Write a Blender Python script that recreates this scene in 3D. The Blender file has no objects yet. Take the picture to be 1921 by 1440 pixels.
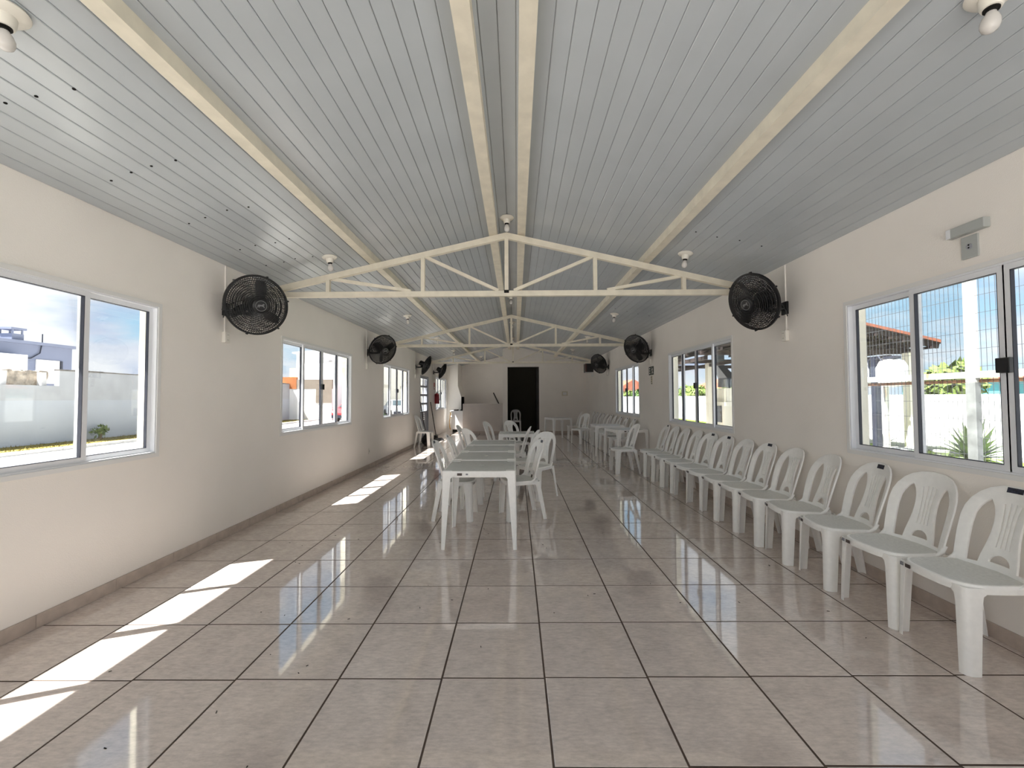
import bpy, bmesh, math, random
from mathutils import Vector, Matrix
random.seed(7)
SC = bpy.context.scene
COL = SC.collection
PI = math.pi

# ------------------------------------------------------------------ camera
F_PX = 789.2
cam_d = bpy.data.cameras.new('camera')
cam_d.sensor_width = 36.0
cam_d.sensor_fit = 'HORIZONTAL'
cam_d.lens = 36.0 * F_PX / 1921.0
cam_d.clip_start = 0.05
cam_d.clip_end = 500
cam = bpy.data.objects.new('camera', cam_d)
COL.objects.link(cam)
def cam_axes(p, y, r):
    f = Vector((math.sin(y) * math.cos(p), math.cos(y) * math.cos(p), math.sin(p)))
    rt = Vector((math.cos(y), -math.sin(y), 0))
    up = rt.cross(f)
    r2 = rt * math.cos(r) + up * math.sin(r)
    u2 = up * math.cos(r) - rt * math.sin(r)
    return r2, u2, f
_r, _u, _f = cam_axes(math.radians(1.80994), math.radians(-0.57191), math.radians(-0.23200))
cam.matrix_world = Matrix(((_r.x, _u.x, -_f.x, 0.0), (_r.y, _u.y, -_f.y, 0.0), (_r.z, _u.z, -_f.z, 1.3895), (0, 0, 0, 1)))
SC.camera = cam

# ------------------------------------------------------------------ exposure, sky, sun
SC.view_settings.view_transform = 'Standard'
SC.view_settings.look = 'None'
SC.view_settings.gamma = 1.0
SC.view_settings.use_curve_mapping = False
SC.view_settings.exposure = 0.9
SC.cycles.use_denoising = True
SC.cycles.max_bounces = 16
SC.cycles.diffuse_bounces = 10
SC.cycles.glossy_bounces = 6
SC.cycles.transparent_max_bounces = 24
SC.cycles.sample_clamp_indirect = 8.0
SC.cycles.caustics_reflective = False
SC.cycles.caustics_refractive = False

SKY_STRENGTH = 0.88
SUN_STRENGTH = 18.5
world = bpy.data.worlds.new('sky')
SC.world = world
world.use_nodes = True
nt = world.node_tree
nt.nodes.clear()
def N(tree, kind, **kw):
    n = tree.nodes.new(kind)
    for k, v in kw.items():
        setattr(n, k, v)
    return n
tc = N(nt, 'ShaderNodeTexCoord')
sep = N(nt, 'ShaderNodeSeparateXYZ')
nt.links.new(tc.outputs['Generated'], sep.inputs[0])
# blue sky paling towards the horizon
r_sky = N(nt, 'ShaderNodeValToRGB')
r_sky.color_ramp.elements[0].position = 0.0
r_sky.color_ramp.elements[0].color = (0.46, 0.66, 0.78, 1)
r_sky.color_ramp.elements[1].position = 0.75
r_sky.color_ramp.elements[1].color = (0.18, 0.38, 0.68, 1)
e = r_sky.color_ramp.elements.new(0.28); e.color = (0.27, 0.50, 0.72, 1)
nt.links.new(sep.outputs['Z'], r_sky.inputs[0])
mp = N(nt, 'ShaderNodeMapping')
mp.inputs['Scale'].default_value = (2.2, 2.2, 6.0)
mp.inputs['Location'].default_value = (0.35, 0.2, 0.3)
nt.links.new(tc.outputs['Generated'], mp.inputs[0])
nz = N(nt, 'ShaderNodeTexNoise')
nz.inputs['Scale'].default_value = 1.5
nz.inputs['Detail'].default_value = 7.0
nz.inputs['Roughness'].default_value = 0.55
nt.links.new(mp.outputs[0], nz.inputs['Vector'])
r_cl = N(nt, 'ShaderNodeValToRGB')
r_cl.color_ramp.elements[0].position = 0.37
r_cl.color_ramp.elements[0].color = (0, 0, 0, 1)
r_cl.color_ramp.elements[1].position = 0.50
r_cl.color_ramp.elements[1].color = (1, 1, 1, 1)
nt.links.new(nz.outputs['Fac'], r_cl.inputs[0])
nz2 = N(nt, 'ShaderNodeTexNoise')
nz2.inputs['Scale'].default_value = 2.3
nz2.inputs['Detail'].default_value = 5.0
nt.links.new(mp.outputs[0], nz2.inputs['Vector'])
r_c2 = N(nt, 'ShaderNodeValToRGB')
r_c2.color_ramp.elements[0].position = 0.34
r_c2.color_ramp.elements[0].color = (0.45, 0.52, 0.68, 1)
r_c2.color_ramp.elements[1].position = 0.54
r_c2.color_ramp.elements[1].color = (0.76, 0.78, 0.81, 1)
nt.links.new(nz2.outputs['Fac'], r_c2.inputs[0])
mx = N(nt, 'ShaderNodeMix', data_type='RGBA')
nt.links.new(r_cl.outputs[0], mx.inputs[0])
nt.links.new(r_sky.outputs[0], mx.inputs[6])
nt.links.new(r_c2.outputs[0], mx.inputs[7])
bg = N(nt, 'ShaderNodeBackground')
bg.inputs['Strength'].default_value = SKY_STRENGTH
nt.links.new(mx.outputs[2], bg.inputs['Color'])
wo = N(nt, 'ShaderNodeOutputWorld')
nt.links.new(bg.outputs[0], wo.inputs[0])

sun_d = bpy.data.lights.new('sun', 'SUN')
sun_d.energy = SUN_STRENGTH
sun_d.color = (1.0, 0.965, 0.915)
sun_d.angle = math.radians(0.6)
sun = bpy.data.objects.new('sun', sun_d)
sun.rotation_euler = Vector((0.53, 0.205, -1.0)).to_track_quat('-Z', 'Y').to_euler()
sun.location = (-8, -4, 14)
COL.objects.link(sun)

# ------------------------------------------------------------------ materials
def mat(name, color, rough=0.5, spec=0.5, metal=0.0, noise=None, bump=None, mottle=None, objrand=0.0):
    m = bpy.data.materials.new(name)
    m.use_nodes = True
    t = m.node_tree
    b = t.nodes['Principled BSDF']
    b.inputs['Roughness'].default_value = rough
    b.inputs['Specular IOR Level'].default_value = spec
    b.inputs['Metallic'].default_value = metal
    col = None
    co = N(t, 'ShaderNodeTexCoord')
    if noise or mottle:
        scale, amt, detail = (noise or mottle)
        n = N(t, 'ShaderNodeTexNoise')
        n.inputs['Scale'].default_value = scale
        n.inputs['Detail'].default_value = detail
        t.links.new(co.outputs['Object'], n.inputs['Vector'])
        r = N(t, 'ShaderNodeValToRGB')
        r.color_ramp.elements[0].position = 0.3
        r.color_ramp.elements[1].position = 0.7
        r.color_ramp.elements[0].color = tuple(c * (1 - amt) for c in color) + (1,)
        r.color_ramp.elements[1].color = tuple(min(1, c * (1 + amt)) for c in color) + (1,)
        t.links.new(n.outputs['Fac'], r.inputs[0])
        col = r.outputs[0]
    if objrand:
        oi = N(t, 'ShaderNodeObjectInfo')
        ge = N(t, 'ShaderNodeNewGeometry')
        ad = N(t, 'ShaderNodeMath', operation='ADD')
        t.links.new(oi.outputs['Random'], ad.inputs[0])
        t.links.new(ge.outputs['Random Per Island'], ad.inputs[1])
        fr = N(t, 'ShaderNodeMath', operation='FRACT')
        t.links.new(ad.outputs[0], fr.inputs[0])
        mr = N(t, 'ShaderNodeMapRange')
        mr.inputs['To Min'].default_value = 1 - objrand
        mr.inputs['To Max'].default_value = 1 + objrand
        t.links.new(fr.outputs[0], mr.inputs['Value'])
        mm = N(t, 'ShaderNodeVectorMath', operation='SCALE')
        if col is None:
            rgb = N(t, 'ShaderNodeRGB'); rgb.outputs[0].default_value = tuple(color) + (1,)
            col = rgb.outputs[0]
        t.links.new(col, mm.inputs[0])
        t.links.new(mr.outputs[0], mm.inputs['Scale'])
        col = mm.outputs[0]
    if col is None:
        b.inputs['Base Color'].default_value = tuple(color) + (1,)
    else:
        t.links.new(col, b.inputs['Base Color'])
    if bump:
        scale, strength, dist = bump
        n2 = N(t, 'ShaderNodeTexNoise')
        n2.inputs['Scale'].default_value = scale
        n2.inputs['Detail'].default_value = 4
        t.links.new(co.outputs['Object'], n2.inputs['Vector'])
        bp = N(t, 'ShaderNodeBump')
        bp.inputs['Strength'].default_value = strength
        bp.inputs['Distance'].default_value = dist
        t.links.new(n2.outputs['Fac'], bp.inputs['Height'])
        t.links.new(bp.outputs[0], b.inputs['Normal'])
    return m

M = {}
M['wall'] = mat('wall paint', (0.86, 0.82, 0.775), 0.75, 0.25, noise=(1.3, 0.03, 3), bump=(160, 0.25, 0.004))
M['wall_out'] = mat('cream outdoor paint', (0.88, 0.84, 0.72), 0.8, 0.2, noise=(2, 0.03, 3))
M['ceil_board'] = mat('ceiling board pvc', (0.465, 0.50, 0.53), 0.24, 0.5, noise=(3.0, 0.03, 4), objrand=0.02)
M['ceil_gap'] = mat('ceiling joint', (0.30, 0.29, 0.27), 0.8)
M['beam'] = mat('cream steel paint', (0.74, 0.69, 0.575), 0.55, 0.35, noise=(9, 0.08, 6))
M['grout'] = mat('grout', (0.085, 0.062, 0.05), 0.9, 0.1)
M['skirt'] = mat('skirting tile', (0.50, 0.42, 0.365), 0.3, 0.5, noise=(14, 0.12, 6), objrand=0.04)
M['plastic'] = mat('white plastic', (0.92, 0.91, 0.885), 0.42, 0.45, noise=(30, 0.025, 4))
M['plastic_seat'] = mat('textured shaded seat plastic', (0.70, 0.70, 0.67), 0.5, 0.4, noise=(60, 0.08, 6))  # real texture, but the grey paints dim overhead light onto white plastic
M['plastic_top'] = mat('shaded tabletop plastic', (0.60, 0.61, 0.585), 0.38, 0.5, noise=(26, 0.06, 6))  # same white plastic; grey colour stands in for dim light on the top
M['sticker'] = mat('dark sticker', (0.02, 0.022, 0.04), 0.4, noise=(90, 0.9, 2))
M['sticker_brown'] = mat('brown sticker', (0.09, 0.065, 0.055), 0.5, noise=(120, 0.8, 2))
M['print'] = mat('faded print', (0.28, 0.28, 0.30), 0.5, noise=(150, 0.6, 2))
M['black'] = mat('black plastic', (0.010, 0.010, 0.011), 0.38, 0.4)
M['black_matte'] = mat('matt black', (0.012, 0.011, 0.010), 0.8, 0.2)
M['emblem'] = mat('grey emblem print', (0.16, 0.16, 0.165), 0.5)
M['alu'] = mat('white aluminium', (0.76, 0.775, 0.81), 0.35, 0.5)
M['alu_trim'] = mat('painted window trim', (0.76, 0.755, 0.745), 0.5, 0.4)
M['gasket'] = mat('rubber gasket', (0.015, 0.017, 0.03), 0.6)
M['door_metal'] = mat('grey door metal', (0.33, 0.34, 0.38), 0.45, 0.5)
M['dark_door'] = mat('dark door', (0.045, 0.04, 0.033), 0.6)
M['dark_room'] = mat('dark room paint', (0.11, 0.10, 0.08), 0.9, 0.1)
M['halfwall'] = mat('half wall paint', (0.69, 0.63, 0.585), 0.7, 0.25, noise=(2.2, 0.05, 4))
M['white_enamel'] = mat('white enamel', (0.82, 0.84, 0.86), 0.25, 0.5)
M['socket'] = mat('white porcelain', (0.80, 0.77, 0.70), 0.35, 0.5)
M['bulb'] = mat('frosted bulb', (0.62, 0.60, 0.58), 0.2, 0.5)
M['outlet'] = mat('outlet plastic', (0.80, 0.77, 0.71), 0.45)
M['grey_plate'] = mat('grey lamp plastic', (0.42, 0.44, 0.43), 0.5)
M['red'] = mat('red paint', (0.27, 0.012, 0.022), 0.35)
M['yellow'] = mat('yellow hose', (0.65, 0.36, 0.06), 0.5)
M['exit_green'] = mat('dark green sign', (0.012, 0.03, 0.022), 0.5)
M['sign_white'] = mat('white sign print', (0.75, 0.75, 0.73), 0.5)
M['sign_red'] = mat('red sign', (0.35, 0.03, 0.03), 0.5)
M['beige_plate'] = mat('beige plate', (0.62, 0.57, 0.45), 0.5)
M['stick'] = mat('dark stick', (0.05, 0.038, 0.03), 0.5)
M['soot'] = mat('soot', (0.012, 0.011, 0.010), 0.95, 0.05)
M['maroon'] = mat('maroon box side', (0.10, 0.035, 0.03), 0.5)
# outdoors
M['paving'] = mat('pale paving', (0.40, 0.395, 0.385), 0.8, 0.2, noise=(1.4, 0.08, 6))
M['kerb'] = mat('kerb concrete', (0.52, 0.51, 0.50), 0.85, 0.2, noise=(5, 0.1, 5))
M['grass_yellow'] = mat('dry grass', (0.20, 0.165, 0.05), 0.9, 0.1, noise=(9, 0.25, 5))
M['grass'] = mat('lawn', (0.13, 0.19, 0.035), 0.9, 0.1, noise=(6, 0.25, 5))
M['out_wall'] = mat('white boundary wall', (0.80, 0.81, 0.82), 0.85, 0.15, noise=(1.1, 0.05, 5))
M['left_wall_paint'] = mat('pale grey wall paint', (0.38, 0.41, 0.46), 0.85, 0.15, noise=(1.1, 0.04, 5))
M['out_wall_raw'] = mat('grey unpainted render', (0.36, 0.375, 0.40), 0.9, 0.1, noise=(1.6, 0.10, 6))
M['stone'] = mat('rough stone', (0.40, 0.34, 0.27), 0.95, 0.1, noise=(5, 0.4, 6), bump=(7, 1.0, 0.08))
M['dark_stone'] = mat('dark weathered cap', (0.16, 0.15, 0.14), 0.9, 0.1, noise=(6, 0.3, 5))
M['blue_grey'] = mat('blue grey render', (0.19, 0.21, 0.28), 0.85, 0.15, noise=(2, 0.04, 4))
M['orange'] = mat('orange block', (0.40, 0.155, 0.065), 0.9, 0.1, noise=(3, 0.15, 6))
M['raw_block'] = mat('raw block wall', (0.25, 0.215, 0.18), 0.95, 0.1, noise=(2.5, 0.12, 6))
M['yellow_house'] = mat('yellow house paint', (0.75, 0.62, 0.30), 0.9, 0.1)
M['shutter'] = mat('white shutter', (0.80, 0.78, 0.77), 0.6)
M['car_red'] = mat('red car paint', (0.45, 0.04, 0.05), 0.25)
M['car_silver'] = mat('silver car paint', (0.58, 0.60, 0.62), 0.25)
M['car_glass'] = mat('car glass', (0.05, 0.07, 0.08), 0.08)
M['tyre'] = mat('tyre', (0.02, 0.02, 0.02), 0.8)
M['leaf'] = mat('leaf green', (0.07, 0.13, 0.03), 0.6, 0.3, objrand=0.25)
M['leaf_light'] = mat('light leaf green', (0.14, 0.20, 0.05), 0.6, 0.3, objrand=0.25)
M['agave'] = mat('agave leaf', (0.16, 0.20, 0.13), 0.5, 0.4, noise=(6, 0.2, 4))
M['bark'] = mat('bark', (0.18, 0.13, 0.09), 0.9)
M['roof_tile'] = mat('terracotta roof', (0.30, 0.115, 0.075), 0.85, 0.1, noise=(8, 0.2, 5))
M['dark_wood'] = mat('dark roof timber', (0.028, 0.017, 0.015), 0.8)
M['dark_steel'] = mat('dark blue steel', (0.012, 0.016, 0.032), 0.5)
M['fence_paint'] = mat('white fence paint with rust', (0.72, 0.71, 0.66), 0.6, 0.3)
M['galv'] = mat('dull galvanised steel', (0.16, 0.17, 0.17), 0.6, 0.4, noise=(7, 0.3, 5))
M['rust'] = mat('rusty rail', (0.42, 0.22, 0.13), 0.8, 0.2, noise=(9, 0.4, 6))
M['wire'] = mat('galvanised wire', (0.07, 0.075, 0.085), 0.5, 0.4)
M['teal'] = mat('teal paint', (0.06, 0.25, 0.28), 0.8)
M['pink'] = mat('salmon paint', (0.40, 0.16, 0.12), 0.8)
M['stone_bench'] = mat('pale concrete bench', (0.60, 0.60, 0.58), 0.85)
M['hood_steel'] = mat('dark hood steel', (0.022, 0.03, 0.04), 0.4, 0.5)
M['roof_top'] = mat('roof sheet', (0.55, 0.55, 0.54), 0.6)

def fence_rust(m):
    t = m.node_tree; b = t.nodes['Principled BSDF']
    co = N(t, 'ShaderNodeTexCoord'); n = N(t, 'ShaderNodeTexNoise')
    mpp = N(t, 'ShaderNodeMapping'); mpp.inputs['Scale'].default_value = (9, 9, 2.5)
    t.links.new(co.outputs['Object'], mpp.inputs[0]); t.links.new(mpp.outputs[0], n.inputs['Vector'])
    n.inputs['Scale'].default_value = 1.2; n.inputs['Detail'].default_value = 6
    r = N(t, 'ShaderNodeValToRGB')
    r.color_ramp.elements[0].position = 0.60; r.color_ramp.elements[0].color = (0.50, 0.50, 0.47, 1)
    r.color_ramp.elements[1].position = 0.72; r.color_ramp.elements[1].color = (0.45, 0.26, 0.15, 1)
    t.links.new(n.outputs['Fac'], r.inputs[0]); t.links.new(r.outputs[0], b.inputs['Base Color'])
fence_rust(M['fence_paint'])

def tile_material():
    m = mat('floor tile', (0.66, 0.575, 0.525), 0.10, 1.0, objrand=0.035)
    t = m.node_tree; b = t.nodes['Principled BSDF']
    src = b.inputs['Base Color'].links[0].from_socket
    co = N(t, 'ShaderNodeTexCoord'); oi = N(t, 'ShaderNodeObjectInfo')
    ad = N(t, 'ShaderNodeVectorMath', operation='ADD')
    sc = N(t, 'ShaderNodeVectorMath', operation='SCALE'); sc.inputs['Scale'].default_value = 1.0
    cmb = N(t, 'ShaderNodeCombineXYZ')
    ml = N(t, 'ShaderNodeMath', operation='MULTIPLY'); ml.inputs[1].default_value = 37.0
    t.links.new(oi.outputs['Random'], ml.inputs[0]); t.links.new(ml.outputs[0], cmb.inputs[2])
    t.links.new(co.outputs['Object'], ad.inputs[0]); t.links.new(cmb.outputs[0], ad.inputs[1])
    n1 = N(t, 'ShaderNodeTexNoise'); n1.inputs['Scale'].default_value = 9; n1.inputs['Detail'].default_value = 8; n1.inputs['Roughness'].default_value = 0.65
    n2 = N(t, 'ShaderNodeTexNoise'); n2.inputs['Scale'].default_value = 42; n2.inputs['Detail'].default_value = 6; n2.inputs['Roughness'].default_value = 0.7
    mpp = N(t, 'ShaderNodeMapping'); mpp.inputs['Scale'].default_value = (0.55, 1.6, 1)
    t.links.new(ad.outputs[0], n1.inputs['Vector']); t.links.new(ad.outputs[0], mpp.inputs[0]); t.links.new(mpp.outputs[0], n2.inputs['Vector'])
    mr1 = N(t, 'ShaderNodeMapRange'); mr1.inputs['From Min'].default_value = 0.3; mr1.inputs['From Max'].default_value = 0.7
    mr1.inputs['To Min'].default_value = 0.90; mr1.inputs['To Max'].default_value = 1.10
    mr2 = N(t, 'ShaderNodeMapRange'); mr2.inputs['From Min'].default_value = 0.3; mr2.inputs['From Max'].default_value = 0.7
    mr2.inputs['To Min'].default_value = 0.80; mr2.inputs['To Max'].default_value = 1.10
    t.links.new(n1.outputs['Fac'], mr1.inputs['Value']); t.links.new(n2.outputs['Fac'], mr2.inputs['Value'])
    mu = N(t, 'ShaderNodeMath', operation='MULTIPLY')
    t.links.new(mr1.outputs[0], mu.inputs[0]); t.links.new(mr2.outputs[0], mu.inputs[1])
    s2 = N(t, 'ShaderNodeVectorMath', operation='SCALE')
    t.links.new(src, s2.inputs[0]); t.links.new(mu.outputs[0], s2.inputs['Scale'])
    t.links.new(s2.outputs[0], b.inputs['Base Color'])
    rr = N(t, 'ShaderNodeMapRange'); rr.inputs['To Min'].default_value = 0.03; rr.inputs['To Max'].default_value = 0.09
    t.links.new(n1.outputs['Fac'], rr.inputs['Value']); t.links.new(rr.outputs[0], b.inputs['Roughness'])
    b.inputs['IOR'].default_value = 1.6
    b.inputs['Coat Weight'].default_value = 0.7
    b.inputs['Coat Roughness'].default_value = 0.03
    n3 = N(t, 'ShaderNodeTexNoise'); n3.inputs['Scale'].default_value = 14; n3.inputs['Detail'].default_value = 1
    t.links.new(ad.outputs[0], n3.inputs['Vector'])
    bp = N(t, 'ShaderNodeBump'); bp.inputs['Strength'].default_value = 0.05; bp.inputs['Distance'].default_value = 0.002
    t.links.new(n3.outputs['Fac'], bp.inputs['Height']); t.links.new(bp.outputs[0], b.inputs['Normal'])
    return m
M['tile'] = tile_material()

def glass_material():
    m = bpy.data.materials.new('window glass'); m.use_nodes = True
    t = m.node_tree; t.nodes.clear()
    tr = N(t, 'ShaderNodeBsdfTransparent'); tr.inputs[0].default_value = (0.965, 0.975, 0.975, 1)
    gl = N(t, 'ShaderNodeBsdfGlossy'); gl.inputs['Roughness'].default_value = 0.02
    fr = N(t, 'ShaderNodeFresnel'); fr.inputs['IOR'].default_value = 1.45
    ml = N(t, 'ShaderNodeMath', operation='MULTIPLY'); ml.inputs[1].default_value = 0.28
    mxs = N(t, 'ShaderNodeMixShader'); o = N(t, 'ShaderNodeOutputMaterial')
    t.links.new(fr.outputs[0], ml.inputs[0]); t.links.new(ml.outputs[0], mxs.inputs[0])
    t.links.new(tr.outputs[0], mxs.inputs[1]); t.links.new(gl.outputs[0], mxs.inputs[2]); t.links.new(mxs.outputs[0], o.inputs[0])
    return m
M['glass'] = glass_material()

# ------------------------------------------------------------------ mesh helpers
class MB:
    """collects geometry for ONE mesh"""
    def __init__(s): s.v = []; s.f = []
    def add(s, vs, fs):
        o = len(s.v); s.v += [tuple(p) for p in vs]; s.f += [tuple(i + o for i in f) for f in fs]; return s
    def box(s, x0, x1, y0, y1, z0, z1):
        x0, x1 = min(x0, x1), max(x0, x1); y0, y1 = min(y0, y1), max(y0, y1); z0, z1 = min(z0, z1), max(z0, z1)
        return s.add([(x0, y0, z0), (x1, y0, z0), (x1, y1, z0), (x0, y1, z0), (x0, y0, z1), (x1, y0, z1), (x1, y1, z1), (x0, y1, z1)],
                     [(0, 3, 2, 1), (4, 5, 6, 7), (0, 1, 5, 4), (1, 2, 6, 5), (2, 3, 7, 6), (3, 0, 4, 7)])
    def bbox(s, x0, x1, y0, y1, z0, z1, b=0.004):
        """box with chamfered edges"""
        bm = bmesh.new()
        bmesh.ops.create_cube(bm, size=1.0)
        for v in bm.verts:
            v.co = Vector(((x0 + x1) / 2 + v.co.x * abs(x1 - x0), (y0 + y1) / 2 + v.co.y * abs(y1 - y0), (z0 + z1) / 2 + v.co.z * abs(z1 - z0)))
        bmesh.ops.bevel(bm, geom=bm.edges[:], offset=b, segments=2, affect='EDGES', profile=0.5)
        return s.bm(bm)
    def bm(s, bm, mtx=None):
        bm.verts.index_update()
        vs = [(mtx @ v.co) if mtx else v.co.copy() for v in bm.verts]
        fs = [tuple(v.index for v in f.verts) for f in bm.faces]
        bm.free(); return s.add(vs, fs)
    def bar(s, a, b, w, h, up=(0, 0, 1)):
        """rectangular bar between two points, w across, h along up"""
        a, b = Vector(a), Vector(b); d = (b - a).normalized(); u = Vector(up)
        r = d.cross(u)
        if r.length < 1e-5: r = d.cross(Vector((0, 1, 0)))
        r.normalize(); u = r.cross(d).normalized()
        vs = []
        for p in (a, b):
            for i, j in ((-1, -1), (1, -1), (1, 1), (-1, 1)):
                vs.append(p + r * (w / 2 * i) + u * (h / 2 * j))
        return s.add(vs, [(0, 1, 2, 3), (7, 6, 5, 4), (0, 4, 5, 1), (1, 5, 6, 2), (2, 6, 7, 3), (3, 7, 4, 0)])
    def tube(s, pts, r, n=8, caps=True, rads=None):
        pts = [Vector(p) for p in pts]; m = len(pts); rings = []
        prev = None
        for i, p in enumerate(pts):
            d = (pts[min(i + 1, m - 1)] - pts[max(i - 1, 0)]).normalized()
            if prev is None:
                t = Vector((0, 0, 1)) if abs(d.z) < 0.9 else Vector((1, 0, 0))
                a = d.cross(t).normalized()
            else:
                a = (prev - d * prev.dot(d)).normalized()
            prev = a; b = d.cross(a)
            rr = rads[i] if rads else r
            rings.append([p + (a * math.cos(2 * PI * k / n) + b * math.sin(2 * PI * k / n)) * rr for k in range(n)])
        vs = [q for ring in rings for q in ring]; fs = []
        for i in range(m - 1):
            for k in range(n):
                fs.append((i * n + k, i * n + (k + 1) % n, (i + 1) * n + (k + 1) % n, (i + 1) * n + k))
        if caps:
            fs.append(tuple(reversed(range(n)))); fs.append(tuple((m - 1) * n + k for k in range(n)))
        return s.add(vs, fs)
    def lathe(s, prof, n=24, mtx=None, caps=True):
        """prof: (radius, z) list"""
        vs = []; fs = []
        for r, z in prof:
            for k in range(n):
                p = Vector((r * math.cos(2 * PI * k / n), r * math.sin(2 * PI * k / n), z))
                vs.append(mtx @ p if mtx else p)
        for i in range(len(prof) - 1):
            for k in range(n):
                fs.append((i * n + k, i * n + (k + 1) % n, (i + 1) * n + (k + 1) % n, (i + 1) * n + k))
        if caps:
            fs.append(tuple(reversed(range(n)))); fs.append(tuple((len(prof) - 1) * n + k for k in range(n)))
        return s.add(vs, fs)
    def prism(s, poly, a0, a1, axis='z'):
        """extrude a 2D polygon along an axis"""
        n = len(poly); vs = []
        for a in (a0, a1):
            for p, q in poly:
                vs.append({'z': (p, q, a), 'y': (p, a, q), 'x': (a, p, q)}[axis])
        fs = [tuple(reversed(range(n))), tuple(range(n, 2 * n))] + [(k, (k + 1) % n, n + (k + 1) % n, n + k) for k in range(n)]
        return s.add(vs, fs)
    def mesh(s, name, m, smooth=None):
        me = bpy.data.meshes.new(name)
        me.from_pydata(s.v, [], s.f); me.update()
        bm = bmesh.new(); bm.from_mesh(me); bmesh.ops.recalc_face_normals(bm, faces=bm.faces[:]); bm.to_mesh(me); bm.free()
        me.materials.append(m)
        if smooth:
            me.polygons.foreach_set('use_smooth', [True] * len(me.polygons))
            me.set_sharp_from_angle(angle=math.radians(smooth))
        return me
    def build(s, name, m, parent=None, smooth=None):
        return link(name, s.mesh(name, m, smooth), parent)

def link(name, me, parent=None, mtx=None):
    o = bpy.data.objects.new(name, me); COL.objects.link(o)
    if parent is not None: o.parent = parent
    if mtx is not None: o.matrix_local = mtx
    return o
def tag(o, label, cat, group=None):
    o['label'] = label; o['category'] = cat
    if group: o['group'] = group
    return o
def thing(name, label, cat, loc=(0, 0, 0), rz=0.0, group=None):
    o = bpy.data.objects.new(name, None); COL.objects.link(o)
    o.location = loc; o.rotation_euler = (0, 0, rz); o.empty_display_size = 0.1
    return tag(o, label, cat, group)
def struct(o, label=None):
    o['kind'] = 'structure'
    if label: o['label'] = label
    return o
def empty_struct(name, label=None, loc=(0, 0, 0)):
    o = bpy.data.objects.new(name, None); COL.objects.link(o); o.location = loc
    return struct(o, label)
KIDS = {}
def dup(root, loc, rz, label, group=None):
    r = root.copy(); COL.objects.link(r); r.location = loc; r.rotation_euler = (0, 0, rz); r['label'] = label
    if group: r['group'] = group
    for ch in root.children:
        c = ch.copy(); COL.objects.link(c); c.parent = r
        for g in ch.children:
            d = g.copy(); COL.objects.link(d); d.parent = c
    return r
ORD = ['nearest', 'second', 'third', 'fourth', 'fifth', 'sixth', 'seventh', 'eighth', 'ninth', 'tenth', 'eleventh', 'twelfth', 'thirteenth', 'fourteenth']

# ------------------------------------------------------------------ room numbers
XL, XR = -2.922, 2.740
WT = 0.165
ZE, SL = 2.726, 0.23
XRIDGE = (XL + XR) / 2
ZRIDGE = ZE + SL * (XRIDGE - XL)
def zc(x): return ZE + SL * (x - XL) if x < XRIDGE else ZE + SL * (XR - x)
YF, YB, YFAR = -1.7, 16.30, 19.07
WZ0, WZ1 = 0.933, 2.154
LWIN = [(1.153, 3.404), (5.195, 7.42), (9.20, 11.45), (15.22, 17.47)]
RWIN = [(1.253, 3.505), (5.34, 7.565), (9.38, 11.605)]
LDOOR = (12.77, 13.97, 2.075)
ZG = -0.20     # ground outside

def holed_wall(name, plane, thick, a0, a1, z0, ztop, holes, m_in, m_out, axis='x', sloped=False):
    """a solid wall in plane x=plane (axis 'x', runs along y) or y=plane (axis 'y', runs along x)"""
    As = sorted(set([a0, a1] + [h[0] for h in holes] + [h[1] for h in holes]))
    if sloped:
        As = sorted(set(As + [XRIDGE] if a0 < XRIDGE < a1 else As))
    Zs = sorted(set([z0] + [h[2] for h in holes] + [h[3] for h in holes] + ([ztop] if not sloped else [])))
    Zs = [z for z in Zs if z >= z0]
    def solid(i, j):
        if i < 0 or j < 0 or i >= len(As) - 1 or j >= nz: return False
        ca = (As[i] + As[i + 1]) / 2
        if j == nz - 1 and sloped: cz = Zs[-1] + 0.01
        else: cz = (Zs[j] + Zs[j + 1]) / 2
        return not any(h[0] < ca < h[1] and h[2] < cz < h[3] for h in holes)
    nz = len(Zs) if sloped else len(Zs) - 1
    def zz(j, a):
        return (zc(a) + 0.02) if (sloped and j == len(Zs)) else Zs[j]
    def P(a, t, z): return (plane + t, a, z) if axis == 'x' else (a, plane + t, z)
    mb = MB(); inner = []
    for i in range(len(As) - 1):
        for j in range(nz):
            if not solid(i, j): continue
            a, b = As[i], As[i + 1]
            q = [(a, zz(j, a)), (b, zz(j, b)), (b, zz(j + 1, b)), (a, zz(j + 1, a))]
            k = len(mb.f)
            mb.add([P(p[0], 0, p[1]) for p in q], [(0, 1, 2, 3)]); inner.append(k)
            mb.add([P(p[0], thick, p[1]) for p in q], [(3, 2, 1, 0)])
            for (di, dj, e0, e1) in ((-1, 0, 0, 3), (1, 0, 1, 2), (0, -1, 0, 1), (0, 1, 3, 2)):
                if not solid(i + di, j + dj):
                    p, r = q[e0], q[e1]
                    mb.add([P(p[0], 0, p[1]), P(r[0], 0, r[1]), P(r[0], thick, r[1]), P(p[0], thick, p[1])], [(0, 1, 2, 3)])
    me = bpy.data.meshes.new(name); me.from_pydata(mb.v, [], mb.f)
    me.materials.append(m_out); me.materials.append(m_in)
    for k in inner: me.polygons[k].material_index = 1
    bm = bmesh.new(); bm.from_mesh(me); bmesh.ops.remove_doubles(bm, verts=bm.verts[:], dist=1e-5)
    bmesh.ops.recalc_face_normals(bm, faces=bm.faces[:]); bm.to_mesh(me); bm.free()
    return struct(link(name, me))

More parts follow.
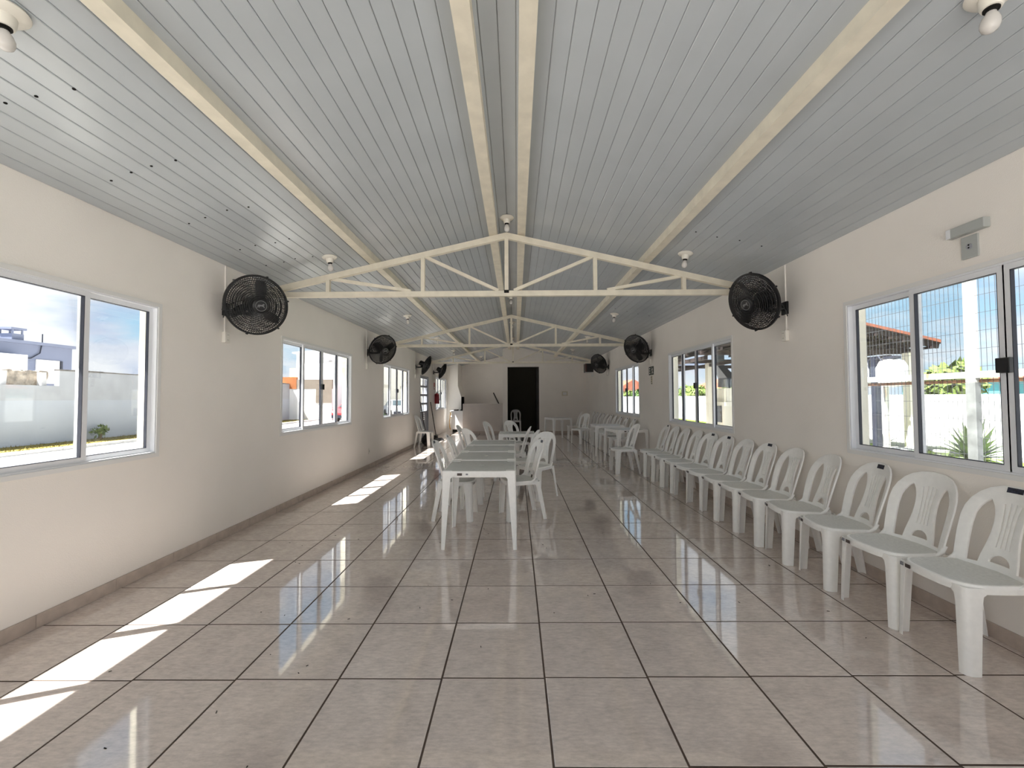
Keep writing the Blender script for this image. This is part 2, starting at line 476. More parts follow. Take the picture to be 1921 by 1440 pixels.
# ------------------------------------------------------------------ structure: walls
ZTOPW = ZE + 0.02
holed_wall('wall_left', XL, -WT, YF - WT, YFAR + WT, ZG, ZTOPW, [(a, b, WZ0, WZ1) for a, b in LWIN] + [(LDOOR[0], LDOOR[1], 0.0, LDOOR[2])], M['wall'], M['wall_out'])
holed_wall('wall_right', XR, WT, YF - WT, YFAR + WT, ZG, ZTOPW, [(a, b, WZ0, WZ1) for a, b in RWIN], M['wall'], M['wall_out'])
XD0, XD1, ZD = -0.336, 0.884, 2.565
XN = -0.525
holed_wall('wall_back', YB, WT, XN, XR, 0.0, 3, [(XD0, XD1, 0.0, ZD)], M['wall'], M['dark_room'], axis='y', sloped=True)
# open end behind the camera: a wide glazed opening
holed_wall('wall_front', YF, -WT, XL, XR, ZG, 3, [(-2.8, 2.62, 0.0, 2.30)], M['wall'], M['wall_out'], axis='y', sloped=True)
holed_wall('wall_far', YFAR, WT, XL, XN, 0.0, 3, [], M['wall'], M['wall_out'], axis='y', sloped=True)
side = MB().box(XN, XN + 0.14, YB + WT, YFAR + WT, 0, 3.25).build('wall_nook', M['wall']); struct(side)
dr = MB()
dr.box(XN + 0.14, XN + 0.16, YB + WT, YFAR, 0, 2.9); dr.box(XN + 0.14, XR, YFAR, YFAR + 0.1, 0, 2.9)
dr.box(XR - 0.02, XR - 0.001, YB + WT, YFAR, 0, 2.9); dr.box(XN + 0.14, XR, YB + WT, YFAR + 0.1, 2.9, 2.95)
struct(dr.build('wall_dark_room', M['dark_room']))
HW = (-2.077, XN, 1.147)
struct(MB().bbox(HW[0], HW[1], YB, YB + 0.14, 0.0, HW[2], 0.004).build('wall_half', M['halfwall']), 'low pinkish counter wall left of the dark doorway')

# ------------------------------------------------------------------ structure: floor with single tiles
floor = struct(MB().box(XL - WT, XR + WT, YF, YFAR + 0.1, -0.10, -0.0013).build('floor', M['grout']), 'glossy beige ceramic tile floor with dark grout')
TS = 0.51; TX0 = -0.3747; TY0 = 2.131; SK = 0.0131
def tile_mesh(name, w, h, mb=None, ox=0, oy=0):
    g = 0.0042; b = 0.0022; t = mb or MB()
    x0, x1, y0, y1 = ox - w / 2 + g, ox + w / 2 - g, oy - h / 2 + g * 0.95, oy + h / 2 - g * 0.95
    vs = [(x0, y0, -0.006), (x1, y0, -0.006), (x1, y1, -0.006), (x0, y1, -0.006), (x0, y0, -0.0016), (x1, y0, -0.0016), (x1, y1, -0.0016), (x0, y1, -0.0016),
          (x0 + b, y0 + b, 0), (x1 - b, y0 + b, 0), (x1 - b, y1 - b, 0), (x0 + b, y1 - b, 0)]
    fs = [(8, 9, 10, 11)] + [(k, (k + 1) % 4, 4 + (k + 1) % 4, 4 + k) for k in range(4)] + [(4 + k, 4 + (k + 1) % 4, 8 + (k + 1) % 4, 8 + k) for k in range(4)]
    t.add(vs, fs); return t
tmesh = tile_mesh('tile', TS, TS).mesh('tile', M['tile'])
far = MB()
narrow_cache = {}
for i in range(-5, 7):
    x0, x1 = TX0 + i * TS, TX0 + (i + 1) * TS
    x0, x1 = max(x0, XL), min(x1, XR)
    w = x1 - x0
    for j in range(-8, 34):
        cx = (x0 + x1) / 2; cy = TY0 + (j + 0.5) * TS + SK * cx
        if cy + TS / 2 > YFAR or cy - TS / 2 < YF: continue
        if -3 <= j <= 11:
            if abs(w - TS) < 0.01: me = tmesh
            else:
                k = round(w, 3)
                if k not in narrow_cache: narrow_cache[k] = tile_mesh('tile', w, TS).mesh('tile', M['tile'])
                me = narrow_cache[k]
            o = link('tile', me, floor); o.location = (cx, cy, random.uniform(-0.0003, 0.0003))
        else:
            tile_mesh('', w, TS, far, cx, cy)
fo = far.build('tile_field', M['tile'], floor); fo['kind'] = 'stuff'

sp = MB()
for k in range(46):
    x, y = random.uniform(-2.2, 2.2), random.uniform(1.15, 4.8); a = random.uniform(0, PI); l = random.uniform(0.002, 0.008)
    sp.bar((x - l * math.cos(a), y - l * math.sin(a), 0.0018), (x + l * math.cos(a), y + l * math.sin(a), 0.0018), 0.0035, 0.002)
so_ = sp.build('dirt_specks', M['black_matte'], floor); so_['kind'] = 'stuff'

# ------------------------------------------------------------------ structure: ceiling boards
ceil_mb = MB()
for xa, xb in ((XL - 0.57, XRIDGE), (XRIDGE, XR + 0.57)):
    za = ZE + SL * (xa - XL) if xa < XRIDGE else ZRIDGE
    zb = ZRIDGE if xa < XRIDGE else ZE + SL * (XR - xb)
    ceil_mb.prism([(xa, za + 0.008), (xb, zb + 0.008), (xb, zb + 0.055), (xa, za + 0.055)], YF - 0.5, YFAR + 0.5, 'y')
ceiling = struct(ceil_mb.build('ceiling', M['ceil_gap']), 'sloping ceiling of narrow pale grey plastic boards')
BW = 0.1006
dx = BW / math.sqrt(1 + SL * SL)
nb = int((XRIDGE - XL) / dx)
for sgn in (-1, 1):
    ang = math.atan(SL) * (-sgn)
    for k in range(nb + 1):
        xa = XRIDGE + sgn * (k * dx); xb = XRIDGE + sgn * min((k + 1) * dx, XRIDGE - XL)
        if abs(xb - xa) < 0.01: continue
        for (ya, yb) in ((YF, 6.05), (6.056, YFAR)):
            mb = MB()
            g = 0.0016 if sgn < 0 else 0.0011
            s0, s1 = xa + sgn * g, xb - sgn * g
            s0, s1 = min(s0, s1), max(s0, s1)
            c = 0.0035
            prof = [(s0, zc(s0) + 0.006), (s0, zc(s0) + 0.001), (s0 + c, zc(s0 + c) - 0.002), (s1 - c, zc(s1 - c) - 0.002), (s1, zc(s1) + 0.001), (s1, zc(s1) + 0.006)]
            mb.prism(prof, ya, yb, 'y')
            mb.build('ceiling_board', M['ceil_board'], ceiling)
# dark screw heads in rows on the boards near the left wall
sm = MB()
for yy in (2.0, 2.64, 3.28, 3.9, 4.4, 5.1, 6.9, 7.5):
    for xx in (-2.45, -2.30, -2.14, -2.62):
        x = xx + random.uniform(-0.03, 0.03); y = yy + random.uniform(-0.04, 0.04)
        sm.lathe([(0.0075, 0), (0.0075, 0.004), (0.003, 0.0055)], 8, Matrix.Translation((x, y, zc(x) - 0.001)) @ Matrix.Rotation(PI - math.atan(SL), 4, 'Y'))
for yy in (4.0, 7.4):
    for xx in (1.75, 1.95, 2.15, 2.35):
        x = xx + random.uniform(-0.03, 0.03); y = yy + random.uniform(-0.04, 0.04)
        sm.lathe([(0.0075, 0), (0.0075, 0.004), (0.003, 0.0055)], 8, Matrix.Translation((x, y, zc(x) - 0.001)) @ Matrix.Rotation(PI + math.atan(SL), 4, 'Y'))
so = sm.build('screw_heads', M['black_matte'], ceiling); so['kind'] = 'stuff'
rf = MB()
for xa, xb in ((XL - 0.57, XRIDGE), (XRIDGE, XR + 0.57)):
    za = ZE + SL * (xa - XL) if xa < XRIDGE else ZRIDGE
    zb = ZRIDGE if xa < XRIDGE else ZE + SL * (XR - xb)
    rf.prism([(xa, za + 0.056), (xb, zb + 0.056), (xb, zb + 0.10), (xa, za + 0.10)], YF - 0.5, YFAR + 0.5, 'y')
struct(rf.build('roof', M['roof_top']))

# ------------------------------------------------------------------ structure: skirting
def skirting(name, pts_fn, total, label):
    root = empty_struct(name, label)
    a = 0.0; off = 0.18
    n = int(total / TS) + 1
    for k in range(n):
        s0 = max(0, k * TS + off - TS); s1 = min(total, k * TS + off)
        if s1 - s0 < 0.03: continue
        mb = MB(); pts_fn(mb, s0 + 0.0015, s1 - 0.0015); mb.build('skirting_tile', M['skirt'], root)
    return root
HB = 0.083
skirting('baseboard_left', lambda mb, a, b: mb.bbox(XL, XL + 0.012, YF + a, YF + b, 0, HB, 0.002), LDOOR[0] - 0.03 - YF, 'beige tile skirting along the left wall')
skirting('baseboard_right', lambda mb, a, b: mb.bbox(XR - 0.012, XR, YF + a, YF + b, 0, HB, 0.002), YB - YF, 'beige tile skirting along the right wall')
skirting('baseboard_back', lambda mb, a, b: mb.bbox(XD1 + 0.05 + a, XD1 + 0.05 + b, YB - 0.012, YB, 0, HB, 0.002), XR - XD1 - 0.07, 'beige tile skirting right of the dark doorway')
skirting('baseboard_counter', lambda mb, a, b: mb.bbox(HW[0] + a, HW[0] + b, YB - 0.012, YB, 0, HB, 0.002), XD0 - 0.03 - HW[0], 'beige tile skirting under the low counter wall')

# ------------------------------------------------------------------ windows
def frame_ring(mb, x0, x1, y0, y1, z0, z1, w):
    mb.box(x0, x1, y0, y1, z0, z0 + w); mb.box(x0, x1, y0, y1, z1 - w, z1)
    mb.box(x0, x1, y0, y0 + w, z0 + w, z1 - w); mb.box(x0, x1, y1 - w, y1, z0 + w, z1 - w)
wn = 0
def window(plane, inward, y0, y1, label):
    """inward: +1 when the room lies towards +x of the wall plane"""
    global wn; wn += 1
    root = empty_struct('window_%d' % wn, label, (plane, 0, 0))
    def X(d): return -inward * d         # d metres outward from the inner wall face
    z0, z1 = WZ0, WZ1
    mb = MB(); frame_ring(mb, X(-0.004), X(0.062), y0, y1, z0, z1, 0.030); mb.build('frame', M['alu'], root)
    mb = MB(); frame_ring(mb, X(-0.010), X(-0.001), y0 - 0.012, y1 + 0.012, z0 - 0.012, z1 + 0.012, 0.030)
    t = mb.build('trim', M['alu_trim'], root)
    a, b = y0 + 0.028, y1 - 0.028; q = (b - a) / 4
    sashes = [(a, a + q + 0.02, 0.043), (a + q - 0.02, a + 2 * q + 0.004, 0.018), (a + 2 * q - 0.004, a + 3 * q + 0.02, 0.018), (a + 3 * q - 0.02, b, 0.043)]
    for (s0, s1, d) in sashes:
        mb = MB(); frame_ring(mb, X(d - 0.011), X(d + 0.011), s0, s1, z0 + 0.028, z1 - 0.028, 0.038)
        s = mb.build('sash', M['alu'], root)
        mb = MB(); frame_ring(mb, X(d - 0.0118), X(d + 0.0118), s0 + 0.036, s1 - 0.036, z0 + 0.064, z1 - 0.064, 0.0035)
        mb.build('gasket', M['gasket'], s)
        mb = MB().box(X(d - 0.002), X(d + 0.002), s0 + 0.036, s1 - 0.036, z0 + 0.064, z1 - 0.064)
        mb.build('pane', M['glass'], s)
    ym = (a + b) / 2
    MB().bbox(X(-0.020), X(0.006), ym - 0.035, ym + 0.035, 1.515, 1.60, 0.004).build('latch', M['black'], root)
    return root
ll = ['nearest window on the left wall, grey house beyond', 'second left window, orange block wall beyond', 'third left window with the pale cream building beyond', 'last left window beside the fire extinguisher']
for (a, b), l in zip(LWIN, ll): window(XL, 1, a, b, 'white sliding window, ' + l)
rl = ['nearest window on the right wall, wire fence beyond', 'middle right window with the dark pavilion beyond', 'farthest right window beside the exit sign']
for (a, b), l in zip(RWIN, rl): window(XR, -1, a, b, 'white sliding window, ' + l)

# glazed metal door on the left wall
d1 = empty_struct('door_1', 'grey metal door with eight glass panes on the left wall', (XL, 0, 0))
y0, y1, zt = LDOOR
mb = MB(); mb.box(-0.13, 0.004, y0, y0 + 0.05, 0, zt); mb.box(-0.13, 0.004, y1 - 0.05, y1, 0, zt); mb.box(-0.13, 0.004, y0 + 0.05, y1 - 0.05, zt - 0.05, zt)
mb.build('frame', M['door_metal'], d1)
a, b = y0 + 0.055, y1 - 0.055; ym = (a + b) / 2
lf = MB()
zr = [0.93, 1.20, 1.47, 1.74, 2.0]
for y in (a, ym - 0.025, b - 0.05): lf.box(-0.06, -0.025, y, y + 0.05, 0.01, zt - 0.055)
for z in zr[:-1]: lf.box(-0.06, -0.025, a, b, z - 0.03, z + 0.03)
lf.box(-0.06, -0.025, a, b, 0.01, 0.12); lf.box(-0.06, -0.025, a, b, zt - 0.085, zt - 0.055)
leaf = lf.build('door_leaf', M['door_metal'], d1)
for k in range(4):
    for (p, q) in ((a + 0.05, ym - 0.025), (ym + 0.025, b - 0.05)):
        MB().box(-0.044, -0.040, p, q, zr[k] + 0.03, zr[k + 1] - 0.03).build('pane', M['glass'], leaf)
MB().box(-0.05, -0.04, a + 0.05, ym - 0.025, 0.12, 0.90).build('panel', M['door_metal'], leaf)
MB().box(-0.05, -0.04, ym + 0.16, b - 0.05, 0.12, 0.90).build('panel', M['door_metal'], leaf)
for k in range(12):
    z = 0.12 + k * 0.065
    MB().bar((-0.045, ym + 0.02, z + 0.024), (-0.045, ym + 0.165, z + 0.024), 0.012, 0.046, (0.25, 0, 1)).build('slat', M['door_metal'], leaf)
MB().tube([(-0.02, a + 0.03, 1.0), (0.03, a + 0.03, 1.0), (0.03, a + 0.13, 1.0)], 0.009).build('handle', M['alu'], d1)
# opened dark door leaf in the far doorway
d2 = empty_struct('door_2', 'dark open doorway in the back wall', (0, YB, 0))
mb = MB(); mb.box(XD1 - 0.03, XD1, 0.0, WT, 0, ZD); mb.box(XD0, XD0 + 0.02, 0.05, WT, 0, ZD); mb.box(XD0, XD1, 0.05, WT, ZD - 0.02, ZD)
mb.build('frame', M['dark_door'], d2)
lfm = MB().bbox(XD1 - 0.075, XD1 - 0.035, WT, WT + 1.0, 0.01, ZD - 0.03, 0.004); dl = lfm.build('door_leaf', M['dark_door'], d2)
for z in (0.35, 1.1, 2.0): MB().box(XD1 - 0.085, XD1 - 0.07, WT + 0.0, WT + 0.03, z, z + 0.10).build('hinge', M['black'], dl)

# ------------------------------------------------------------------ trusses and purlins
def roof_truss(y, label):
    t = thing('roof_truss', label, 'truss', (0, y, 0), 0, 'cream roof trusses')
    hw = 0.025
    zb0, zb1 = 2.540, 2.602
    MB().bbox(XL + 0.001, XR - 0.001, -hw, hw, zb0, zb1, 0.003).build('bottom_chord', M['beam'], t)
    xa = -0.105; zap = 3.271
    def zt(x): return zap - SL * abs(x - xa)
    for sg, xe in ((-1, XL + 0.001), (1, XR - 0.001)):
        c = 0.068
        MB().prism([(xe, zt(xe) - c), (xa, zap - c), (xa, zap), (xe, zt(xe))], -hw, hw, 'y').build('top_chord', M['beam'], t)
    for x in (-2.150, -1.062, 0.905, 1.910):
        w = 0.021
        p = MB(); p.box(x - w, x + w, -0.021, -0.017, zb1, zt(x) - 0.03); p.box(x - w, x - w + 0.004, -0.017, 0.021, zb1, zt(x) - 0.03); p.box(x + w - 0.004, x + w, -0.017, 0.021, zb1, zt(x) - 0.03)
        p.build('post', M['beam'], t)
    MB().box(xa - 0.022, xa + 0.022, -0.021, 0.021, zb1, zap - 0.05).build('king_post', M['beam'], t)
    for (x0, x1) in ((-2.10, -1.20), (-1.03, -0.20), (0.87, -0.02), (1.87, 1.04)):
        s = 1 if x1 > x0 else -1
        MB().bar((x0, 0, zt(x0) - 0.06), (x1, 0, zb1 + 0.004), 0.036, 0.034, (0, 0, 1)).build('diagonal', M['beam'], t)
    MB().box(xa - 0.028, xa + 0.028, -hw - 0.006, hw + 0.002, zb0 + 0.035, zb1 + 0.006).build('joint_plug', M['black_matte'], t)
    return t
for y, l in ((4.767, 'nearest cream steel truss, just beyond the big fans'), (9.55, 'middle cream steel truss, across the room behind the nearest truss'), (14.30, 'farthest cream steel truss, close to the back wall')):
    roof_truss(y, l)
def purlin(x0, x1, zb, ztop, label):
    yb = YB - 0.02 if x1 > XN else YFAR - 0.02
    mb = MB()
    mb.prism([(x0, zb), (x1, zb), (x1, ztop(x1) - 0.002), (x0, ztop(x0) - 0.002)], YF + 0.02, yb, 'y')
    o = mb.build('roof_purlin', M['beam']); tag(o, label, 'beam', 'cream roof purlins')
purlin(-1.700, -1.612, 2.946, zc, 'cream steel purlin down the left roof slope')
purlin(1.462, 1.548, 2.936, zc, 'cream steel purlin down the right roof slope')
purlin(-0.305, -0.212, 3.245, zc, 'left one of the two cream purlins flanking the ridge')
purlin(0.022, 0.112, 3.248, zc, 'right one of the two cream purlins flanking the ridge')

# ------------------------------------------------------------------ plastic chair
CH_SEAT = 0.44
def chair_back_map(u, t, w):
    """u across, w up the back, t thickness towards the rear"""
    y = 0.155 + 0.235 * w + 0.10 * w * w * (1 if w > 0 else 0) - 0.055 * (u / 0.2) ** 2 * (1 - 0.3 * max(w, 0) / 0.46) + t
    z = CH_SEAT + 0.985 * w - 0.25 * t
    return Vector((u, y, z))
def chair_back_mesh():
    cu = bpy.data.curves.new('backrest', 'CURVE'); cu.dimensions = '2D'; cu.fill_mode = 'BOTH'; cu.extrude = 0.0045; cu.bevel_depth = 0.0022; cu.bevel_resolution = 1
    def spline(pts):
        s = cu.splines.new('POLY'); s.points.add(len(pts) - 1)
        for p, q in zip(s.points, pts): p.co = (q[0], q[1], 0, 1)
        s.use_cyclic_u = True
    H = 0.455; A = 0.208
    outer = [(-0.186, -0.045), (-0.192, 0.0), (-0.198, 0.08), (-0.205, 0.17), (-0.208, 0.255)]
    for k in range(1, 12):
        a = PI - PI * k / 12
        c, sn = math.cos(a), math.sin(a)
        outer.append((A * math.copysign(abs(c) ** 0.76, c), 0.255 + (H - 0.255) * sn ** 0.95))
    outer += [(-x, y) for x, y in reversed(outer[:5])]
    outer += [(0.10, -0.040), (-0.10, -0.040)]
    spline(outer)
    for s in (-1, 1):
        inner = [(0.096, 0.012), (0.090, 0.06), (0.078, 0.12), (0.069, 0.18), (0.066, 0.24), (0.070, 0.29), (0.082, 0.335), (0.103, 0.372),
                 (0.128, 0.350), (0.146, 0.318), (0.157, 0.28), (0.160, 0.22), (0.157, 0.14), (0.152, 0.06), (0.149, 0.012)]
        spline([(s * p[0], p[1]) for p in inner])
    for i in (-1.5, -0.5, 0.5, 1.5):
        wt, wb = 0.0275 * i, 0.0225 * i
        pts = []
        for k in range(9):
            f = k / 8; w = 0.115 + f * (0.368 - 0.115 - abs(i) * 0.008)
            c = wb + (wt - wb) * f * f + 0.010 * i * (1 - 4 * (f - 0.5) ** 2) * -0.35
            pts.append((c, w))
        h = 0.0046
        spline([(c - h, w) for c, w in pts] + [(c + h, w) for c, w in reversed(pts)])
    spline([(0.056 * math.cos(PI * k / 10), 0.030 + 0.050 * math.sin(PI * k / 10)) for k in range(11)])
    ob = bpy.data.objects.new('tmp', cu); me = bpy.data.meshes.new_from_object(ob)
    bpy.data.objects.remove(ob)
    bm = bmesh.new(); bm.from_mesh(me)
    bmesh.ops.remove_doubles(bm, verts=bm.verts[:], dist=1e-5)
    for w in [0.0 + 0.05 * k for k in range(10)]:
        bmesh.ops.bisect_plane(bm, geom=bm.verts[:] + bm.edges[:] + bm.faces[:], plane_co=(0, w, 0), plane_no=(0, 1, 0), dist=1e-5)
    for u in [-0.18, -0.12, -0.06, 0.0, 0.06, 0.12, 0.18]:
        bmesh.ops.bisect_plane(bm, geom=bm.verts[:] + bm.edges[:] + bm.faces[:], plane_co=(u, 0, 0), plane_no=(1, 0, 0), dist=1e-5)
    for v in bm.verts:
        u, w, t = v.co
        v.co = chair_back_map(u, -t, w)
    bmesh.ops.recalc_face_normals(bm, faces=bm.faces[:])
    bm.to_mesh(me); bm.free()
    me.materials.clear(); me.materials.append(M['plastic']); me.name = 'backrest'
    me.polygons.foreach_set('use_smooth', [True] * len(me.polygons)); me.set_sharp_from_angle(angle=math.radians(40))
    return me
def seat_outline(a, s):
    n = 3.6; c, sn = math.cos(a), math.sin(a)
    x = math.copysign(abs(c) ** (2 / n), c); y = math.copysign(abs(sn) ** (2 / n), sn)
    hw = 0.206 - 0.010 * (y + 1) / 2 * 1.2
    return x * hw * s, -0.010 + y * 0.200 * s - (0.012 * (1 - x * x) * s if y < 0 else 0)
def chair_seat_mesh():
    mb = MB(); n = 40
    rings = [(0.0, -0.010), (0.35, -0.009), (0.65, -0.006), (0.86, -0.001), (0.94, 0.002), (0.985, 0.0), (1.0, -0.008), (1.005, -0.022), (1.0, -0.042), (0.985, -0.042), (0.985, -0.012), (0.93, -0.006), (0.6, -0.014), (0.0, -0.018)]
    vs = []; fs = []
    for s, dz in rings:
        for k in range(n):
            x, y = seat_outline(2 * PI * k / n, max(s, 0.001)); vs.append((x, y, CH_SEAT + dz))
    for i in range(len(rings) - 1):
        for k in range(n):
            fs.append((i * n + k, i * n + (k + 1) % n, (i + 1) * n + (k + 1) % n, (i + 1) * n + k))
    mb.add(vs, fs)
    # the hoop runs down into the seat corners
    for s in (-1, 1):
        pts = [(s * 0.190, 0.02, CH_SEAT - 0.018), (s * 0.192, 0.07, CH_SEAT - 0.010), (s * 0.192, 0.105, CH_SEAT + 0.012), (s * 0.192, 0.125, CH_SEAT + 0.045)]
        mb.tube(pts, 0.012, 8, True, [0.008, 0.011, 0.013, 0.011])
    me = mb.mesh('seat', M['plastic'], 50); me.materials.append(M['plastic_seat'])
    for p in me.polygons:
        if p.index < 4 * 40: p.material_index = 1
    return me
def leg_mesh(sx, sy, top, bot, zt, wf0, ws0, wf1, ws1, flare, rad, m, th=0.0055, nm='leg'):
    """an L shaped shell leg: sx, sy say which corner; wf along x, ws along y"""
    mb = MB(); levels = 11; secs = []
    for i in range(levels):
        f = i / (levels - 1); z = zt * f
        cx = bot[0] + (top[0] - bot[0]) * f; cy = bot[1] + (top[1] - bot[1]) * f
        wf = wf1 + (wf0 - wf1) * f; ws = ws1 + (ws0 - ws1) * f
        d = max(0.0, (z - (zt - flare * 1.25)) / (flare * 1.25))
        ex = flare * (1 - math.sqrt(max(0.0, 1 - d * d)))
        wf += ex; ws += ex
        def prof(off):
            r = max(rad - off, 0.003); pts = [(wf, off)]
            for k in range(6):
                a = -PI / 2 - (PI / 2) * k / 5
                pts.append((off + r + r * math.cos(a), off + r + r * math.sin(a)))
            pts.append((off, ws)); return pts
        o = prof(0.0); n = prof(th)
        loop = o + list(reversed(n))
        secs.append([(cx - sx * p, cy - sy * q, z) for p, q in loop])
    n = len(secs[0]); vs = [p for s in secs for p in s]; fs = []
    for i in range(levels - 1):
        for k in range(n): fs.append((i * n + k, i * n + (k + 1) % n, (i + 1) * n + (k + 1) % n, (i + 1) * n + k))
    h = n // 2
    for k in range(h - 1):
        fs.append((k, k + 1, n - 2 - k, n - 1 - k)); b = (levels - 1) * n; fs.append((b + k, b + n - 1 - k, b + n - 2 - k, b + k + 1))
    mb.add(vs, fs); return mb.mesh(nm, m, 45)
C_BACK = chair_back_mesh(); C_SEAT = chair_seat_mesh()
C_LEGS = []
for sx in (-1, 1):
    C_LEGS.append(leg_mesh(sx, -1, (sx * 0.198, -0.206), (sx * 0.207, -0.220), CH_SEAT - 0.012, 0.055, 0.085, 0.040, 0.070, 0.055, 0.034, M['plastic']))
    C_LEGS.append(leg_mesh(sx, 1, (sx * 0.190, 0.184), (sx * 0.203, 0.258), CH_SEAT - 0.012, 0.045, 0.062, 0.030, 0.046, 0.045, 0.022, M['plastic']))
def patch(u0, u1, w0, w1, off=-0.0085, m='sticker', nm='sticker', nu=5, nw=3):
    mb = MB(); vs = []; fs = []
    for t in (off, off - 0.0012):
        for i in range(nu + 1):
            for j in range(nw + 1):
                vs.append(chair_back_map(u0 + (u1 - u0) * i / nu, t, w0 + (w1 - w0) * j / nw))
    k = (nu + 1) * (nw + 1)
    for i in range(nu):
        for j in range(nw):
            a = i * (nw + 1) + j; fs.append((a, a + 1, a + nw + 2, a + nw + 1)); fs.append((k + a, k + a + nw + 1, k + a + nw + 2, k + a + 1))
    return mb.add(vs, fs).mesh(nm, M[m])
STICK_TOP = patch(-0.048, 0.030, 0.418, 0.446)
STICK_TOP2 = patch(-0.02, 0.052, 0.412, 0.442)
STICK_LOW = patch(-0.045, 0.0, 0.02 - 0.055, 0.028, m='sticker_brown')
_mb = MB(); _mb.box(-0.125, -0.095, -0.2245, -0.2215, CH_SEAT - 0.034, CH_SEAT - 0.014)
FRONT_L1 = _mb.mesh('front_label', M['sticker_brown'])
_mb = MB(); _mb.box(-0.165, -0.145, -0.2195, -0.2165, CH_SEAT - 0.034, CH_SEAT - 0.014)
FRONT_L2 = _mb.mesh('front_mark', M['print'])

def chair(x, y, fx, fy, label, group, top=0, front=True, extra=None, rz=None):
    rot = math.atan2(fx, -fy) if rz is None else rz
    t = thing('plastic_chair', label, 'chair', (x, y, 0), rot, group)
    link('seat', C_SEAT, t); link('backrest', C_BACK, t)
    for me in C_LEGS: link('leg', me, t)
    if top == 1: link('sticker', STICK_TOP, t)['label'] = 'dark sticker on top of backrest'
    if top == 2: link('sticker', STICK_TOP2, t)['label'] = 'dark sticker on top of backrest'
    if front:
        link('front_label', FRONT_L1, t); link('front_mark', FRONT_L2, t)
    if extra: link('sticker', extra, t)['label'] = 'brown sticker low on the backrest'
    return t

GR = 'row of white chairs along the right wall'
row = [  # middle of the chair, turn in degrees, dark sticker
    (2.340, 3, 1), (2.772, -2, 0), (3.228, 9, 2), (3.690, 10, 0), (4.130, 6, 0), (4.555, 3, 1), (4.975, 3, 0), (5.410, -4, 2), (5.835, -6, 2),
    (6.300, 5, 0), (6.725, 5, 0), (7.155, 4, 0), (7.580, 4, 1)]
for k, (y, a, st) in enumerate(row):
    ar = math.radians(a)
    fx, fy = -math.cos(ar), math.sin(ar)
    chair(2.447 + random.uniform(-0.004, 0.004), y, fx, fy, '%s white chair from the camera against the right wall, %s' % (ORD[k], 'dark sticker on its back' if st else 'no sticker on its back'), GR, st)
GF = 'white chairs along the far right wall'
far_row = [(9.62, 5, 1), (10.27, 4, 1), (10.87, 2, 2), (11.42, 6, 0), (11.95, 3, 1), (12.45, 5, 0), (12.95, 2, 1), (13.45, 4, 0), (13.95, 0, 1), (14.55, 3, 1)]
for k, (y, a, st) in enumerate(far_row):
    ar = math.radians(a)
    chair(2.43, y, -math.cos(ar), math.sin(ar), '%s chair in the white row along the far right wall, behind the side tables' % ORD[k], GF, st, front=False)
chair(1.985, 7.84, -1.0, -0.10, 'lone white chair standing out from the right wall beside the side tables', 'loose white chairs', 0)
chair(1.93, 12.72, -0.80, -0.60, 'white chair facing the camera beside the far square table', 'loose white chairs', 0, front=False)
chair(1.94, 14.30, -1.0, 0.1, 'half hidden white chair behind the far square table, near the back wall', 'loose white chairs', 0, front=False)
chair(-2.60, 11.93, 1.0, -0.12, 'white chair by the glazed metal door on the left', 'loose white chairs', 0, front=False)
chair(-0.02, 17.05, 0.05, -1, 'grey looking chair standing inside the dark doorway', 'loose white chairs', 0, front=False)
GT = 'white chairs round the central tables'
chair(-0.70, 4.95, 1.0, -0.05, 'nearest chair left of the table row, sticker on its back corner', GT, 1)
chair(-0.66, 5.68, 1.0, 0.03, 'second chair left of the table row, pushed under the table', GT, 1)
chair(-0.80, 7.62, 1.0, -0.05, 'chair on the left past the table row end, seen edge on', GT, 0)
chair(-0.62, 7.07, 0.80, 0.60, 'chair on the left just past the last joined table, turned away from the camera', GT, 0)
chair(0.045, 4.98, -0.95, -0.28, 'white chair right of the nearest table with brown sticker low on it', GT, 2, True, STICK_LOW)
chair(0.27, 5.93, -0.66, -0.75, 'white chair turned to the camera at the right side of the tables', GT, 0, False)
chair(0.07, 6.47, -1.0, -0.05, 'white chair on the right of the last joined table', GT, 0, False)
chair(-0.03, 7.27, -1.0, 0.05, 'white chair right side, between joined tables and single table', GT, 0, False)
chair(-0.40, 8.71, 0.95, -0.3, 'white chair left of the single table before the low counter wall', GT, 0, False)
chair(0.02, 8.95, 0.70, -0.71, 'white chair behind the single table, in front of the dark doorway', GT, 0, False)

# ------------------------------------------------------------------ square plastic tables
TB, TH = 0.675, 0.712
h = TB / 2
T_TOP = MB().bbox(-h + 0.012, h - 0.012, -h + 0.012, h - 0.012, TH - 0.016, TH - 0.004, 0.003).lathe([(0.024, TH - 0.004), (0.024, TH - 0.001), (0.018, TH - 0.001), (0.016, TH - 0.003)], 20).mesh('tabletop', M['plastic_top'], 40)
_a = MB()
for (x0, x1, y0, y1) in ((-h, h, -h, -h + 0.014), (-h, h, h - 0.014, h), (-h, -h + 0.014, -h, h), (h - 0.014, h, -h, h)):
    _a.bbox(x0, x1, y0, y1, TH - 0.058, TH, 0.004)
T_APRON = _a.mesh('apron', M['plastic'], 40)
T_LEGS = []
for sx in (-1, 1):
    for sy in (-1, 1):
        me = leg_mesh(sx, sy, (sx * (h + 0.001), sy * (h + 0.001)), (sx * (h + 0.010), sy * (h + 0.010)), TH, 0.082, 0.082, 0.034, 0.034, 0.055, 0.012, M['plastic'], 0.012)
        T_LEGS.append(me)
_c = {}
for sx in (-1, 1):
    for sy in (-1, 1):
        c = 0.088
        _c[(sx, sy)] = MB().bbox(*sorted((sx * h, sx * (h - c))), *sorted((sy * h, sy * (h - c * 0.8))), TH - 0.006, TH + 0.002, 0.002).mesh('corner_pad', M['plastic'], 40)
